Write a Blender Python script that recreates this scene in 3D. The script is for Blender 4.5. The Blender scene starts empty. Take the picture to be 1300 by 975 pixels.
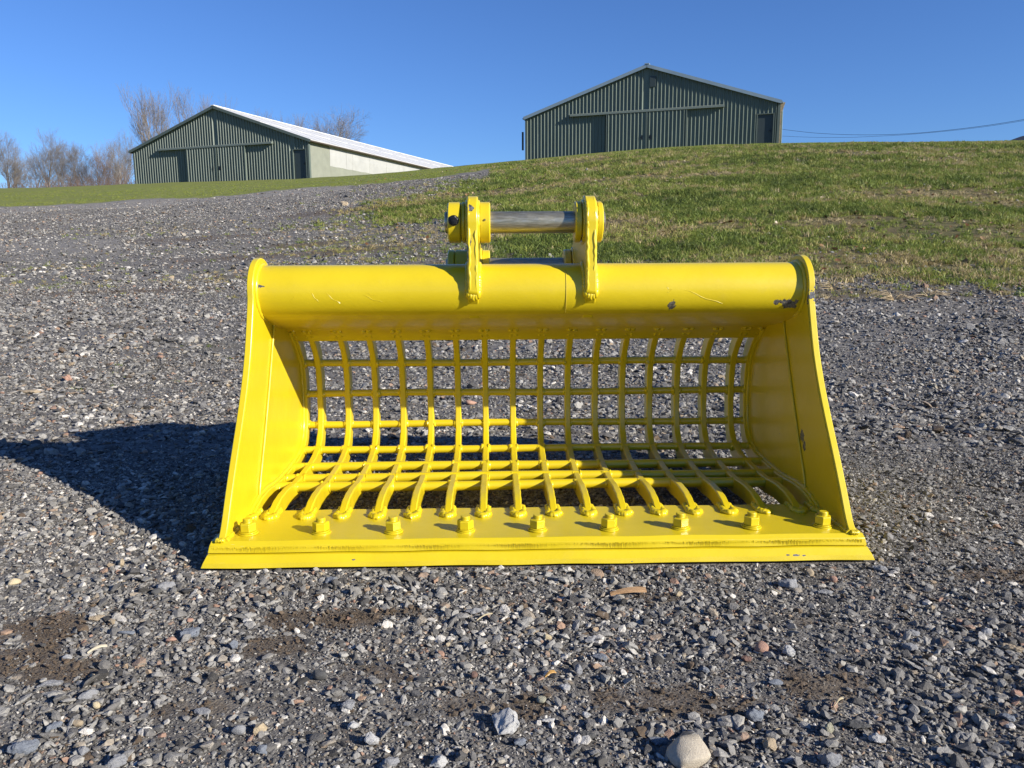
import bpy, bmesh, math, random
import numpy as np
from mathutils import Vector, Matrix, noise
R = math.radians
sc = bpy.context.scene
rng = np.random.default_rng(7)
random.seed(7)

# ------------------------------------------------------------ camera, sky, sun, exposure
EYE = 0.568
PITCH = 9.5
cd = bpy.data.cameras.new('camera'); cam = bpy.data.objects.new('camera', cd)
sc.collection.objects.link(cam)
cd.sensor_width = 36.0; cd.lens = 18.0 * 980 / 650
cd.clip_start = 0.05; cd.clip_end = 6000
cam.matrix_world = (Matrix.Translation((0, 0, EYE)) @ Matrix.Rotation(R(90 - PITCH), 4, 'X')
                    @ Matrix.Rotation(R(-0.35), 4, 'Z'))
sc.camera = cam
SUNV = Vector((1.93, -1.14, 1.0)).normalized()
w = bpy.data.worlds.new('World'); sc.world = w; w.use_nodes = True
nt = w.node_tree; nt.nodes.clear()
sky = nt.nodes.new('ShaderNodeTexSky'); sky.sky_type = 'NISHITA'; sky.sun_disc = False
sky.sun_elevation = math.asin(SUNV.z)
sky.sun_rotation = math.atan2(SUNV.x, SUNV.y)
sky.altitude = 200; sky.air_density = 1.0; sky.dust_density = 0.15; sky.ozone_density = 3.0
bg = nt.nodes.new('ShaderNodeBackground'); bg.inputs['Strength'].default_value = 0.060
wo = nt.nodes.new('ShaderNodeOutputWorld')
tint = nt.nodes.new('ShaderNodeMix'); tint.data_type = 'RGBA'; tint.blend_type = 'MULTIPLY'; tint.inputs[0].default_value = 1
tint.inputs[7].default_value = (.58, .86, 1.36, 1)      # the deep blue of this clear winter air
nt.links.new(sky.outputs[0], tint.inputs[6]); nt.links.new(tint.outputs[2], bg.inputs[0]); nt.links.new(bg.outputs[0], wo.inputs[0])
sl = bpy.data.lights.new('sun', 'SUN'); sl.energy = 5.0; sl.angle = R(0.53); sl.color = (1.0, 0.925, 0.80)
so = bpy.data.objects.new('sun', sl); sc.collection.objects.link(so)
so.rotation_euler = SUNV.to_track_quat('Z', 'Y').to_euler(); so.location = (20, -12, 12)
sc.view_settings.view_transform = 'Standard'; sc.view_settings.look = 'None'
sc.view_settings.exposure = 0.84; sc.view_settings.gamma = 1.0
sc.cycles.max_bounces = 8; sc.cycles.diffuse_bounces = 6

# ------------------------------------------------------------ helpers
COL = sc.collection

def link(o, parent=None):
    COL.objects.link(o)
    if parent: o.parent = parent
    return o

def mesh_obj(name, verts, faces, mat=None, parent=None, smooth=False, autosmooth=None):
    me = bpy.data.meshes.new(name)
    me.from_pydata([tuple(v) for v in verts], [], [tuple(f) for f in faces]); me.update()
    o = bpy.data.objects.new(name, me)
    if mat: me.materials.append(mat)
    if smooth:
        me.polygons.foreach_set('use_smooth', [True] * len(me.polygons))
        if autosmooth:
            me.set_sharp_from_angle(angle=R(autosmooth))
    return link(o, parent)

def bm_obj(name, bm, mat=None, parent=None, smooth=False, autosmooth=35, bevel=0, seg=2):
    bmesh.ops.recalc_face_normals(bm, faces=bm.faces)
    me = bpy.data.meshes.new(name); bm.to_mesh(me); bm.free()
    o = bpy.data.objects.new(name, me)
    if mat: me.materials.append(mat)
    if smooth:
        me.polygons.foreach_set('use_smooth', [True] * len(me.polygons))
        me.set_sharp_from_angle(angle=R(autosmooth))
    if bevel:
        m = o.modifiers.new('bevel', 'BEVEL'); m.width = bevel; m.segments = seg; m.limit_method = 'ANGLE'; m.angle_limit = R(35)
        m.harden_normals = False
    return link(o, parent)

def empty(name, loc=(0, 0, 0), rz=0, label=None, cat=None, group=None):
    o = bpy.data.objects.new(name, None); o.location = loc; o.rotation_euler = (0, 0, rz)
    o.empty_display_size = 0.1
    tag(o, label, cat, group)
    return link(o)

def tag(o, label=None, cat=None, group=None, kind=None):
    if label: o['label'] = label
    if cat: o['category'] = cat
    if group: o['group'] = group
    if kind: o['kind'] = kind
    return o

def add_box(bm, x0, x1, y0, y1, z0, z1):
    vs = [bm.verts.new(p) for p in ((x0,y0,z0),(x1,y0,z0),(x1,y1,z0),(x0,y1,z0),(x0,y0,z1),(x1,y0,z1),(x1,y1,z1),(x0,y1,z1))]
    for f in ((0,3,2,1),(4,5,6,7),(0,1,5,4),(1,2,6,5),(2,3,7,6),(3,0,4,7)): bm.faces.new([vs[i] for i in f])

def prism_x(bm, prof, x0, x1):
    """closed (y,z) outline extruded along x"""
    a = [bm.verts.new((x0, p[0], p[1])) for p in prof]; b = [bm.verts.new((x1, p[0], p[1])) for p in prof]
    n = len(prof)
    for i in range(n): bm.faces.new((a[i], a[(i+1) % n], b[(i+1) % n], b[i]))
    bm.faces.new(a[::-1]); bm.faces.new(b)

def tube_pts(bm, pts, r, n=8, cap=True):
    """tube along points; r number or list"""
    rings = []
    prev = None
    for i, p in enumerate(pts):
        p = Vector(p)
        t = (Vector(pts[min(i+1, len(pts)-1)]) - Vector(pts[max(i-1, 0)])).normalized()
        a = Vector((0, 0, 1)) if abs(t.z) < 0.9 else Vector((1, 0, 0))
        if prev is not None: a = prev
        u = t.cross(a)
        if u.length < 1e-4: u = t.cross(Vector((0.3, 1, 0.2)))
        u.normalize(); v = u.cross(t).normalized(); prev = v
        rr = r[i] if isinstance(r, (list, tuple)) else r
        rings.append([bm.verts.new(p + (u * math.cos(2*math.pi*k/n) + v * math.sin(2*math.pi*k/n)) * rr) for k in range(n)])
    for i in range(len(rings)-1):
        for k in range(n):
            bm.faces.new((rings[i][k], rings[i][(k+1) % n], rings[i+1][(k+1) % n], rings[i+1][k]))
    if cap:
        bm.faces.new(rings[0][::-1]); bm.faces.new(rings[-1])

def catmull(pts, per=6):
    P = [np.array(p, float) for p in pts]; P = [2*P[0]-P[1]] + P + [2*P[-1]-P[-2]]
    out = []
    for i in range(1, len(P)-2):
        for k in range(per):
            t = k / per
            out.append(0.5*((2*P[i]) + (-P[i-1]+P[i+1])*t + (2*P[i-1]-5*P[i]+4*P[i+1]-P[i+2])*t*t + (-P[i-1]+3*P[i]-3*P[i+1]+P[i+2])*t**3))
    out.append(P[-2])
    return [tuple(p) for p in out]

def ico(sub=2):
    bm = bmesh.new(); bmesh.ops.create_icosphere(bm, subdivisions=sub, radius=1)
    v = np.array([x.co[:] for x in bm.verts]); f = [[y.index for y in x.verts] for x in bm.faces]; bm.free()
    return v, f

# ------------------------------------------------------------ materials
class NT:
    def __init__(s, name, rough=0.6, metal=0.0, spec=0.5):
        s.m = bpy.data.materials.new(name); s.m.use_nodes = True; s.t = s.m.node_tree
        s.b = s.t.nodes['Principled BSDF']; s.b.inputs['Roughness'].default_value = rough
        s.b.inputs['Metallic'].default_value = metal
        s.b.inputs['Specular IOR Level'].default_value = spec
    def n(s, typ, **k):
        x = s.t.nodes.new(typ)
        for a, b in k.items(): setattr(x, a, b)
        return x
    def l(s, a, b): s.t.links.new(a, b)
    def coord(s, kind='Object'): return s.n('ShaderNodeTexCoord').outputs[kind]
    def pos(s): return s.n('ShaderNodeNewGeometry').outputs['Position']
    def noise(s, vec, scale, detail=4, rough=0.55, dist=0.0):
        x = s.n('ShaderNodeTexNoise'); x.inputs['Scale'].default_value = scale; x.inputs['Detail'].default_value = detail
        x.inputs['Roughness'].default_value = rough; x.inputs['Distortion'].default_value = dist
        s.l(vec, x.inputs['Vector']); return x.outputs['Fac']
    def voro(s, vec, scale, out='Distance', feat='F1'):
        x = s.n('ShaderNodeTexVoronoi'); x.feature = feat; x.inputs['Scale'].default_value = scale; s.l(vec, x.inputs['Vector'])
        return x.outputs[out]
    def ramp(s, fac, stops, interp='LINEAR'):
        x = s.n('ShaderNodeValToRGB'); e = x.color_ramp.elements; x.color_ramp.interpolation = interp
        while len(e) > 1: e.remove(e[0])
        e[0].position = stops[0][0]; e[0].color = tuple(stops[0][1]) + (1,) if len(stops[0][1]) == 3 else stops[0][1]
        for p, c in stops[1:]:
            y = e.new(p); y.color = tuple(c) + (1,)
        s.l(fac, x.inputs[0]); return x.outputs[0]
    def mix(s, f, a, b, mode='MIX'):
        x = s.n('ShaderNodeMix'); x.data_type = 'RGBA'; x.blend_type = mode; x.clamp_factor = True
        for sock, v in ((x.inputs[0], f), (x.inputs[6], a), (x.inputs[7], b)):
            if isinstance(v, (int, float)): sock.default_value = v
            elif isinstance(v, tuple): sock.default_value = v + (1,) if len(v) == 3 else v
            else: s.l(v, sock)
        return x.outputs[2]
    def math(s, op, a, b=0.0, c=None, clamp=False):
        x = s.n('ShaderNodeMath'); x.operation = op; x.use_clamp = clamp
        for i, v in enumerate((a, b, c)):
            if v is None: continue
            if isinstance(v, (int, float)): x.inputs[i].default_value = v
            else: s.l(v, x.inputs[i])
        return x.outputs[0]
    def attr(s, name, kind='GEOMETRY', out='Fac'):
        x = s.n('ShaderNodeAttribute'); x.attribute_name = name; x.attribute_type = kind; return x.outputs[out]
    def bump(s, h, strength=0.3, dist=0.01):
        x = s.n('ShaderNodeBump'); x.inputs['Strength'].default_value = strength; x.inputs['Distance'].default_value = dist
        s.l(h, x.inputs['Height']); s.l(x.outputs[0], s.b.inputs['Normal']); return x
    def base(s, c):
        if isinstance(c, tuple): s.b.inputs['Base Color'].default_value = c + (1,)
        else: s.l(c, s.b.inputs['Base Color'])
    def rough(s, c):
        s.l(c, s.b.inputs['Roughness'])

def yellow_paint(name, chips=(), wear=0.0):
    m = NT(name, 0.38, spec=0.45)
    co = m.coord()
    n1 = m.noise(co, 7, 5); n2 = m.noise(co, 160, 3); n3 = m.noise(co, 38, 5, 0.6)
    col = m.ramp(n1, [(0.3, (0.535, 0.412, 0.007)), (0.7, (0.590, 0.460, 0.010))])
    dirt = m.ramp(n3, [(0.62, (0, 0, 0)), (0.78, (1, 1, 1))])
    col = m.mix(m.math('MULTIPLY', dirt, 0.22), col, (0.45, 0.34, 0.05))
    # fine scratches and dust
    mp = m.n('ShaderNodeMapping'); mp.inputs['Scale'].default_value = (5, 60, 60); m.l(co, mp.inputs[0])
    s1 = m.noise(mp.outputs[0], 6, 6, 0.7)
    if wear:
        k = m.ramp(s1, [(0.64, (0, 0, 0)), (0.70, (1, 1, 1))])
        kk = m.math('MULTIPLY', m.math('MULTIPLY', k, m.ramp(m.noise(co, 4, 3), [(0.52, (0, 0, 0)), (0.62, (1, 1, 1))])), wear)
        col = m.mix(kk, col, (0.50, 0.46, 0.30))
    mask = None
    spk = m.ramp(m.noise(co, 90, 3, 0.6), [(0.765, (0, 0, 0)), (0.775, (1, 1, 1))])
    mask = spk
    for (cx, cy, cz, rx, ry, rz) in chips:
        mp = m.n('ShaderNodeMapping'); mp.vector_type = 'POINT'
        mp.inputs['Location'].default_value = (-cx/rx, -cy/ry, -cz/rz); mp.inputs['Scale'].default_value = (1/rx, 1/ry, 1/rz)
        m.l(co, mp.inputs[0])
        ln = m.n('ShaderNodeVectorMath'); ln.operation = 'LENGTH'; m.l(mp.outputs[0], ln.inputs[0])
        d = m.math('ADD', ln.outputs['Value'], m.math('MULTIPLY', m.math('SUBTRACT', m.noise(co, 110, 3, 0.6), 0.5), 2.6))
        hit = m.math('LESS_THAN', d, 1.0)
        mask = m.math('MAXIMUM', mask, hit)
    bare = m.ramp(m.noise(co, 220, 3), [(0.35, (0.035, 0.032, 0.035)), (0.6, (0.16, 0.155, 0.15))])
    col = m.mix(mask, col, bare)
    m.base(col)
    m.rough(m.math('ADD', m.math('MULTIPLY', n3, 0.22), 0.26))
    h = m.math('ADD', m.math('MULTIPLY', n2, 0.35), m.math('MULTIPLY', n3, 0.8))
    h = m.math('SUBTRACT', h, m.math('MULTIPLY', mask, 0.8))
    m.bump(h, 0.22, 0.002)
    m.b.inputs['Coat Weight'].default_value = 0.4; m.b.inputs['Coat Roughness'].default_value = 0.22
    return m.m

def plain(name, col, rough=0.6, metal=0.0, nscale=8, var=0.25, bump=0.15, bscale=60, kind='Object'):
    m = NT(name, rough, metal); co = m.coord(kind)
    f = m.noise(co, nscale, 6, 0.6)
    lo = tuple(max(0, c*(1-var)) for c in col); hi = tuple(min(1, c*(1+var)) for c in col)
    m.base(m.ramp(f, [(0.3, lo), (0.7, hi)]))
    if bump: m.bump(m.noise(co, bscale, 5), bump, 0.01)
    return m.m

M = {}
M['paint'] = yellow_paint('yellow_paint', wear=0.6)
M['weld'] = yellow_paint('yellow_weld')
M['steel'] = None
m = NT('pin_steel', 0.36, .85)
co = m.coord(); mp = m.n('ShaderNodeMapping'); mp.inputs['Scale'].default_value = (4, 40, 40); m.l(co, mp.inputs[0])
f = m.noise(mp.outputs[0], 9, 6, 0.7)
m.base(m.ramp(f, [(0.3, (0.22, 0.20, 0.135)), (0.5, (0.40, 0.37, 0.27)), (0.7, (0.56, 0.53, 0.42))]))
m.rough(m.math('ADD', m.math('MULTIPLY', m.noise(co, 50, 5), 0.3), 0.24)); m.bump(f, 0.1, 0.001); M['steel'] = m.m
M['black'] = plain('black_bolt', (0.014, 0.014, 0.016), 0.35, 0.3, 60, 0.5, 0.2, 200)

# ------------------------------------------------------------ terrain
TX = np.array([-500, 0, 170, 300, 400, 500, 600, 700, 860, 1000, 1300, 1800], float)
TY = np.array([3, 5, 8, 12, 18, 25, 32, 45, 60, 75], float)
TP = np.array([
 [507, 425, 372, 333, 298, 274, 261, 248, 240, 236],
 [507, 425, 372, 332, 297, 273, 260, 247, 238, 234],
 [507, 424, 370, 329, 292, 266, 252, 240, 232, 229],
 [507, 423, 367, 325, 286, 258, 244, 234, 228, 227],
 [507, 423, 365, 319, 279, 249, 236, 230, 227, 226],
 [507, 422, 361, 313, 271, 240, 228, 223, 220, 219],
 [507, 421, 357, 305, 261, 233, 220, 213, 210, 209],
 [507, 420, 352, 295, 250, 223, 210, 203, 200.5, 200.5],
 [507, 419, 345, 282, 238, 211, 197, 189, 187.5, 188],
 [507, 418, 342, 276, 232, 206, 193, 185.5, 185, 187],
 [507, 417, 340, 272, 228, 203, 191, 184.5, 187, 190],
 [507, 417, 340, 272, 228, 203, 191, 184.5, 187, 190]], float)
SP, CP = math.sin(R(PITCH)), math.cos(R(PITCH))
v_ = (TP - 487.5) / 980
EL = -(SP + v_*CP) / (CP - v_*SP)
HT = EYE + TY[None, :] * EL                       # heights (m) at u column, Y
HT[:, 0] = HT[:, 0].clip(-0.01, 0.01) * 0
TU = (TX - 650) / 980 / 1.03
gY = np.geomspace(1.0, 3000, 260); gU = np.linspace(-1.2, 1.3, 161)
H1 = np.zeros((len(TU), len(gY)))
for i in range(len(TU)):
    yy = np.concatenate([[1, 2.2], TY, [100, 300, 3000]]); hh = np.concatenate([[0, 0], HT[i], [HT[i, -1], HT[i, -1]-1, HT[i, -1]-60]])
    H1[i] = np.interp(np.log(gY), np.log(yy), hh)
GH = np.zeros((len(gU), len(gY)))
for j in range(len(gY)): GH[:, j] = np.interp(gU, TU, H1[:, j])
def smooth(a, k, axis):
    ker = np.exp(-0.5*(np.arange(-3*k, 3*k+1)/k)**2); ker /= ker.sum()
    return np.apply_along_axis(lambda r: np.convolve(np.pad(r, 3*k, mode='edge'), ker, mode='valid'), axis, a)
GH = smooth(smooth(GH, 4, 0), 4, 1)
ly0, dly = math.log(gY[0]), math.log(gY[1]) - math.log(gY[0])

def vnoise(x, y, seed=0):
    """cheap smooth value noise"""
    xi = np.floor(x).astype(np.int64); yi = np.floor(y).astype(np.int64)
    fx = x - xi; fy = y - yi; fx = fx*fx*(3-2*fx); fy = fy*fy*(3-2*fy)
    def h(a, b):
        n = (a*374761393 + b*668265263 + seed*982451653) & 0x7fffffff
        n = ((n ^ (n >> 13)) * 1274126177) & 0x7fffffff
        return ((n ^ (n >> 16)) & 0xffff) / 65535.0
    return (h(xi, yi)*(1-fx)*(1-fy) + h(xi+1, yi)*fx*(1-fy) + h(xi, yi+1)*(1-fx)*fy + h(xi+1, yi+1)*fx*fy)
def fbm(x, y, sc_, oct=4, seed=0):
    r = 0; a = 0.5; t = 0
    for o in range(oct):
        r = r + a*vnoise(x*sc_*2**o + 17.3*o, y*sc_*2**o + 5.1*o, seed+o); t += a; a *= 0.5
    return r / t

def Hf(X, Y):
    X = np.asarray(X, float); Y = np.asarray(Y, float)
    Yc = np.clip(Y, 1.001, 2990); u = np.clip(X/Yc, -1.19, 1.29)
    fu = (u - gU[0]) / (gU[1]-gU[0]); fy = (np.log(Yc) - ly0) / dly
    iu = np.clip(np.floor(fu).astype(int), 0, len(gU)-2); iy = np.clip(np.floor(fy).astype(int), 0, len(gY)-2)
    a = fu - iu; b = fy - iy
    h = GH[iu, iy]*(1-a)*(1-b) + GH[iu+1, iy]*a*(1-b) + GH[iu, iy+1]*(1-a)*b + GH[iu+1, iy+1]*a*b
    far = np.clip((Yc-3)/10, 0, 1)
    h = h + far*0.16*(fbm(X, Y, 0.35, 3, 11)-0.5) + (fbm(X, Y, 1.7, 3, 5)-0.5)*0.022*np.clip((Yc-1.9)/3, 0.12, 1.6)
    return h - 0.0045

def uY(x, Y): return ((x-650)/1009*Y, Y)
# outline of the grass bank and of the lawn, in metres
BANK = np.array([uY(3000, 6.4), uY(1700, 6.5), uY(1300, 6.7), uY(1180, 6.9), uY(1040, 7.0), uY(900, 7.6), uY(800, 8.2), uY(700, 8.6), uY(640, 9.6), uY(600, 11.5),
                 uY(562, 14.5), uY(520, 16.5), uY(500, 18), uY(530, 21), uY(585, 26), uY(640, 36), uY(700, 60), uY(700, 3000), uY(3000, 3000)])
LAWN = np.array([uY(-1500, 31), uY(0, 31), uY(170, 31), uY(300, 31), uY(380, 30), uY(450, 29.5), uY(530, 31), uY(600, 33), uY(640, 36), uY(705, 60), uY(705, 3000), uY(-1500, 3000)])
def pip(px, py, poly):
    ins = np.zeros(px.shape, bool); n = len(poly); j = n-1
    for i in range(n):
        xi, yi = poly[i]; xj, yj = poly[j]
        c = ((yi > py) != (yj > py)) & (px < (xj-xi)*(py-yi)/(yj-yi+1e-12)+xi)
        ins ^= c; j = i
    return ins
# clumps of weeds growing through the gravel: (x, Y, rx, ry, strength)
WEEDS = [(uY(610, 13)[0], 12.6, 1.0, 1.1, .9), (uY(500, 12)[0], 12, 1.5, .7, .8), (uY(430, 16)[0], 16.5, 1.6, .9, .6), (uY(300, 9)[0], 9, 1.0, .35, .5), (uY(540, 8)[0], 8.0, 1.2, .45, .7), (uY(200, 18)[0], 18, 1.2, .8, .4), (uY(560, 24)[0], 24, 1.6, 3, .6),
         (uY(640, 10)[0], 10.5, 1.0, 1.2, .8), (uY(560, 10.5)[0], 10.5, 1.3, 0.7, .75), (uY(470, 9.0)[0], 9.0, 0.9, 0.6, .5), (uY(400, 13)[0], 13, 0.9, 0.7, .45),
         (uY(340, 10)[0], 10, 0.9, 0.5, .35), (uY(205, 13)[0], 13, 0.35, 0.4, .4), (uY(110, 9)[0], 9, 0.7, 0.3, .35), (uY(60, 11)[0], 11, .8, .6, .25),
         (uY(225, 4.1)[0], 3.9, 0.3, 0.25, .3), (uY(150, 3.6)[0], 3.35, 0.35, 0.12, .35), (uY(265, 4.6)[0], 4.5, 0.25, 0.2, .35), (uY(380, 10)[0], 10, 1.2, .5, .4),
         (uY(700, 8.2)[0], 7.8, 1.0, 0.7, .5), (uY(1080, 6.4)[0], 6.3, 0.7, 0.35, .5), (uY(1200, 6.3)[0], 6.3, 0.7, .2, .3), (uY(480, 14)[0], 14, 1.5, 1.2, .5)]
MUD = [(-0.745, 1.115, 0.07, 0.05, 0.9), (-0.652, 0.999, 0.09, 0.035, 0.8), (-0.73, 1.043, 0.06, 0.05, 0.8), (-0.285, 1.154, 0.095, 0.035, 1.0), (-0.34, 1.062, 0.06, 0.03, 0.6), (-0.188, 1.175, 0.05, 0.02, 0.6), (-0.189, 0.994, 0.05, 0.03, 0.6), (-0.053, 0.916, 0.05, 0.03, 0.5), (0.028, 0.924, 0.035, 0.04, 0.9), (0.182, 0.922, 0.08, 0.035, 0.6), (0.247, 0.895, 0.07, 0.03, 0.5), (0.411, 0.957, 0.06, 0.045, 0.75), (0.353, 0.885, 0.04, 0.03, 0.5), (-0.404, 0.902, 0.05, 0.02, 0.5), (-0.373, 0.956, 0.05, 0.015, 0.5), (0.416, 1.126, 0.06, 0.03, 0.4), (0.896, 1.299, 0.1, 0.04, 0.5), (0.251, 1.228, 0.05, 0.02, 0.4),
       (uY(390, 13.2)[0], 13.2, .8, .35, .9), (uY(300, 11)[0], 11.5, 1.3, .5, .6), (uY(350, 9.5)[0], 9.2, .9, .3, .6), (uY(520, 9)[0], 9.2, 1.2, .4, .5), (uY(450, 19)[0], 19, 2.0, .8, .6), (uY(250, 15)[0], 15, 1.6, .5, .5), (uY(430, 11)[0], 11.4, 1.2, .35, .7), (uY(150, 8)[0], 8, 1.0, .25, .5), (uY(1120, 6.2)[0], 6.2, 1.2, .3, .42), (uY(1250, 6.2)[0], 6.1, .9, .25, .36)]
def grass_f(X, Y):
    """0..1 grassiness"""
    X = np.asarray(X, float); Y = np.asarray(Y, float)
    k = np.clip(Y*0.055, .1, 1.8)
    jx = (fbm(X/k, Y/k, 1.1, 5, 31)-0.5)*k*3.4; jy = (fbm(X/k, Y/k, 1.1, 5, 57)-0.5)*k*3.0
    g = pip(X+jx, Y+jy*1.2, BANK) | pip(X+jx*.4, Y+jy*.3, LAWN)
    g = g.astype(float)
    for (a, b, rx, ry, s) in WEEDS:
        d = ((X-a)/rx)**2 + ((Y-b)/ry)**2
        g = np.maximum(g, s*np.exp(-d)*(fbm(X, Y, 5, 3, 77) > .37))
    return g
def mud_f(X, Y):
    X = np.asarray(X, float); Y = np.asarray(Y, float); g = np.zeros(X.shape)
    j = (fbm(X, Y*1.0, 26, 4, 3)-0.5)*3.2
    for (a, b, rx, ry, s) in MUD:
        d = ((X-a)/rx)**2 + ((Y-b)/ry)**2
        g = np.maximum(g, .95*s*np.clip(1.4-d+j, 0, 1))
    return g

# ground sheet (a polar net: fine near the yard, coarse to the horizon)
az = np.concatenate([np.linspace(-180, -52, 34)[:-1], np.linspace(-52, 52, 300), np.linspace(52, 180, 34)[1:-1]])
az = R(az) if not isinstance(az, np.ndarray) else np.radians(az)
rr = np.concatenate([[0.02, 0.2, 0.4], np.geomspace(0.55, 3000, 420)])
A, D = np.meshgrid(az, rr, indexing='ij')
GX = D*np.sin(A); GYY = D*np.cos(A)
GZ = Hf(GX, GYY)
na, nr = A.shape
V = np.stack([GX.ravel(), GYY.ravel(), GZ.ravel()], 1)
idx = np.arange(na*nr).reshape(na, nr)
i2 = np.roll(idx, -1, axis=0)
F = np.stack([idx[:, :-1].ravel(), idx[:, 1:].ravel(), i2[:, 1:].ravel(), i2[:, :-1].ravel()], 1)
me = bpy.data.meshes.new('ground')
me.vertices.add(len(V)); me.vertices.foreach_set('co', V.ravel())
me.loops.add(F.size); me.loops.foreach_set('vertex_index', F[:, ::-1].ravel())
me.polygons.add(len(F)); me.polygons.foreach_set('loop_start', np.arange(len(F))*4); me.polygons.foreach_set('loop_total', np.full(len(F), 4))
me.update(calc_edges=True); me.validate()
me.polygons.foreach_set('use_smooth', [True]*len(me.polygons))
ga = me.attributes.new('grass', 'FLOAT', 'POINT'); ga.data.foreach_set('value', grass_f(GX, GYY).ravel())
ga = me.attributes.new('mud', 'FLOAT', 'POINT'); ga.data.foreach_set('value', mud_f(GX, GYY).ravel())
lawn = np.clip((GYY - 33)/10, 0, 1)
bank_u = GX/np.maximum(GYY, .1)
lawn = np.where(bank_u > 0.0, np.clip((GYY-38)/5, 0, 1), np.clip((GYY-26)/3, 0, 1))
ga = me.attributes.new('lawn', 'FLOAT', 'POINT'); ga.data.foreach_set('value', lawn.ravel())
track = np.clip(np.exp(-((GYY - 28.6)/2.6)**2)*1.3, 0, .95) * (bank_u < -0.2) + .6*np.exp(-((GYY-14.5)/2.2)**2)*(bank_u < -.5)
ga = me.attributes.new('track', 'FLOAT', 'POINT'); ga.data.foreach_set('value', track.ravel())

m = NT('ground_cover', 0.92, spec=0.25)
P = m.pos()
# crushed stone: mosaic of chips at two sizes
vc = m.voro(P, 75, 'Color'); vc2 = m.voro(P, 26, 'Color')
sep = m.n('ShaderNodeSeparateColor'); m.l(vc, sep.inputs[0]); sep2 = m.n('ShaderNodeSeparateColor'); m.l(vc2, sep2.inputs[0])
STONE = [(0.0, (0.030, 0.032, 0.038)), (0.25, (0.075, 0.078, 0.088)), (0.55, (0.15, 0.155, 0.17)), (0.80, (0.24, 0.245, 0.25)), (0.90, (0.27, 0.22, 0.16)), (0.97, (0.5, 0.48, 0.44))]
g1 = m.ramp(sep.outputs[0], STONE); g2 = m.ramp(sep2.outputs[1], STONE)
sm = m.ramp(m.noise(P, 2.5, 4), [(0.4, (0, 0, 0)), (0.6, (1, 1, 1))])
stone = m.mix(sm, g1, g2)
stone = m.mix(0.60, stone, (0.135, 0.122, 0.104))
mudc = m.ramp(m.noise(P, 60, 5, .7), [(0.3, (0.050, 0.036, 0.026)), (0.6, (0.125, 0.095, 0.066)), (0.8, (0.19, 0.145, 0.10))])
col = m.mix(m.attr('mud'), stone, mudc)
trackc = m.ramp(m.noise(P, 3, 6, .7), [(0.3, (0.17, 0.16, 0.145)), (0.7, (0.24, 0.225, 0.205))])
col = m.mix(m.attr('track'), col, trackc)
gn = m.noise(P, 0.9, 6, .65); gn2 = m.noise(P, 9, 5, .7)
rough_g = m.ramp(gn2, [(0.28, (0.040, 0.034, 0.018)), (0.45, (0.075, 0.070, 0.028)), (0.62, (0.125, 0.110, 0.045)), (0.78, (0.18, 0.145, 0.08))])
dry = m.ramp(m.noise(P, 5, 5, .7), [(0.3, (0.06, 0.040, 0.026)), (0.6, (0.15, 0.115, 0.055))])
rough_g = m.mix(m.ramp(gn, [(0.50, (0, 0, 0)), (0.62, (.8, .8, .8))]), rough_g, dry)
lawnc = m.ramp(m.noise(P, 2.2, 7, .75), [(0.3, (0.105, 0.125, 0.022)), (0.52, (0.155, 0.175, 0.036)), (0.72, (0.22, 0.205, 0.065))])
rough_g = m.mix(m.attr('lawn'), rough_g, lawnc)
col = m.mix(m.attr('grass'), col, rough_g)
m.base(col)
hb = m.math('ADD', m.math('MULTIPLY', m.voro(P, 210), -.5), m.noise(P, 90, 8, .75))
m.bump(hb, 0.75, 0.006)
ground = bpy.data.objects.new('ground', me); me.materials.append(m.m); link(ground); tag(ground, kind='structure')

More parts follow.
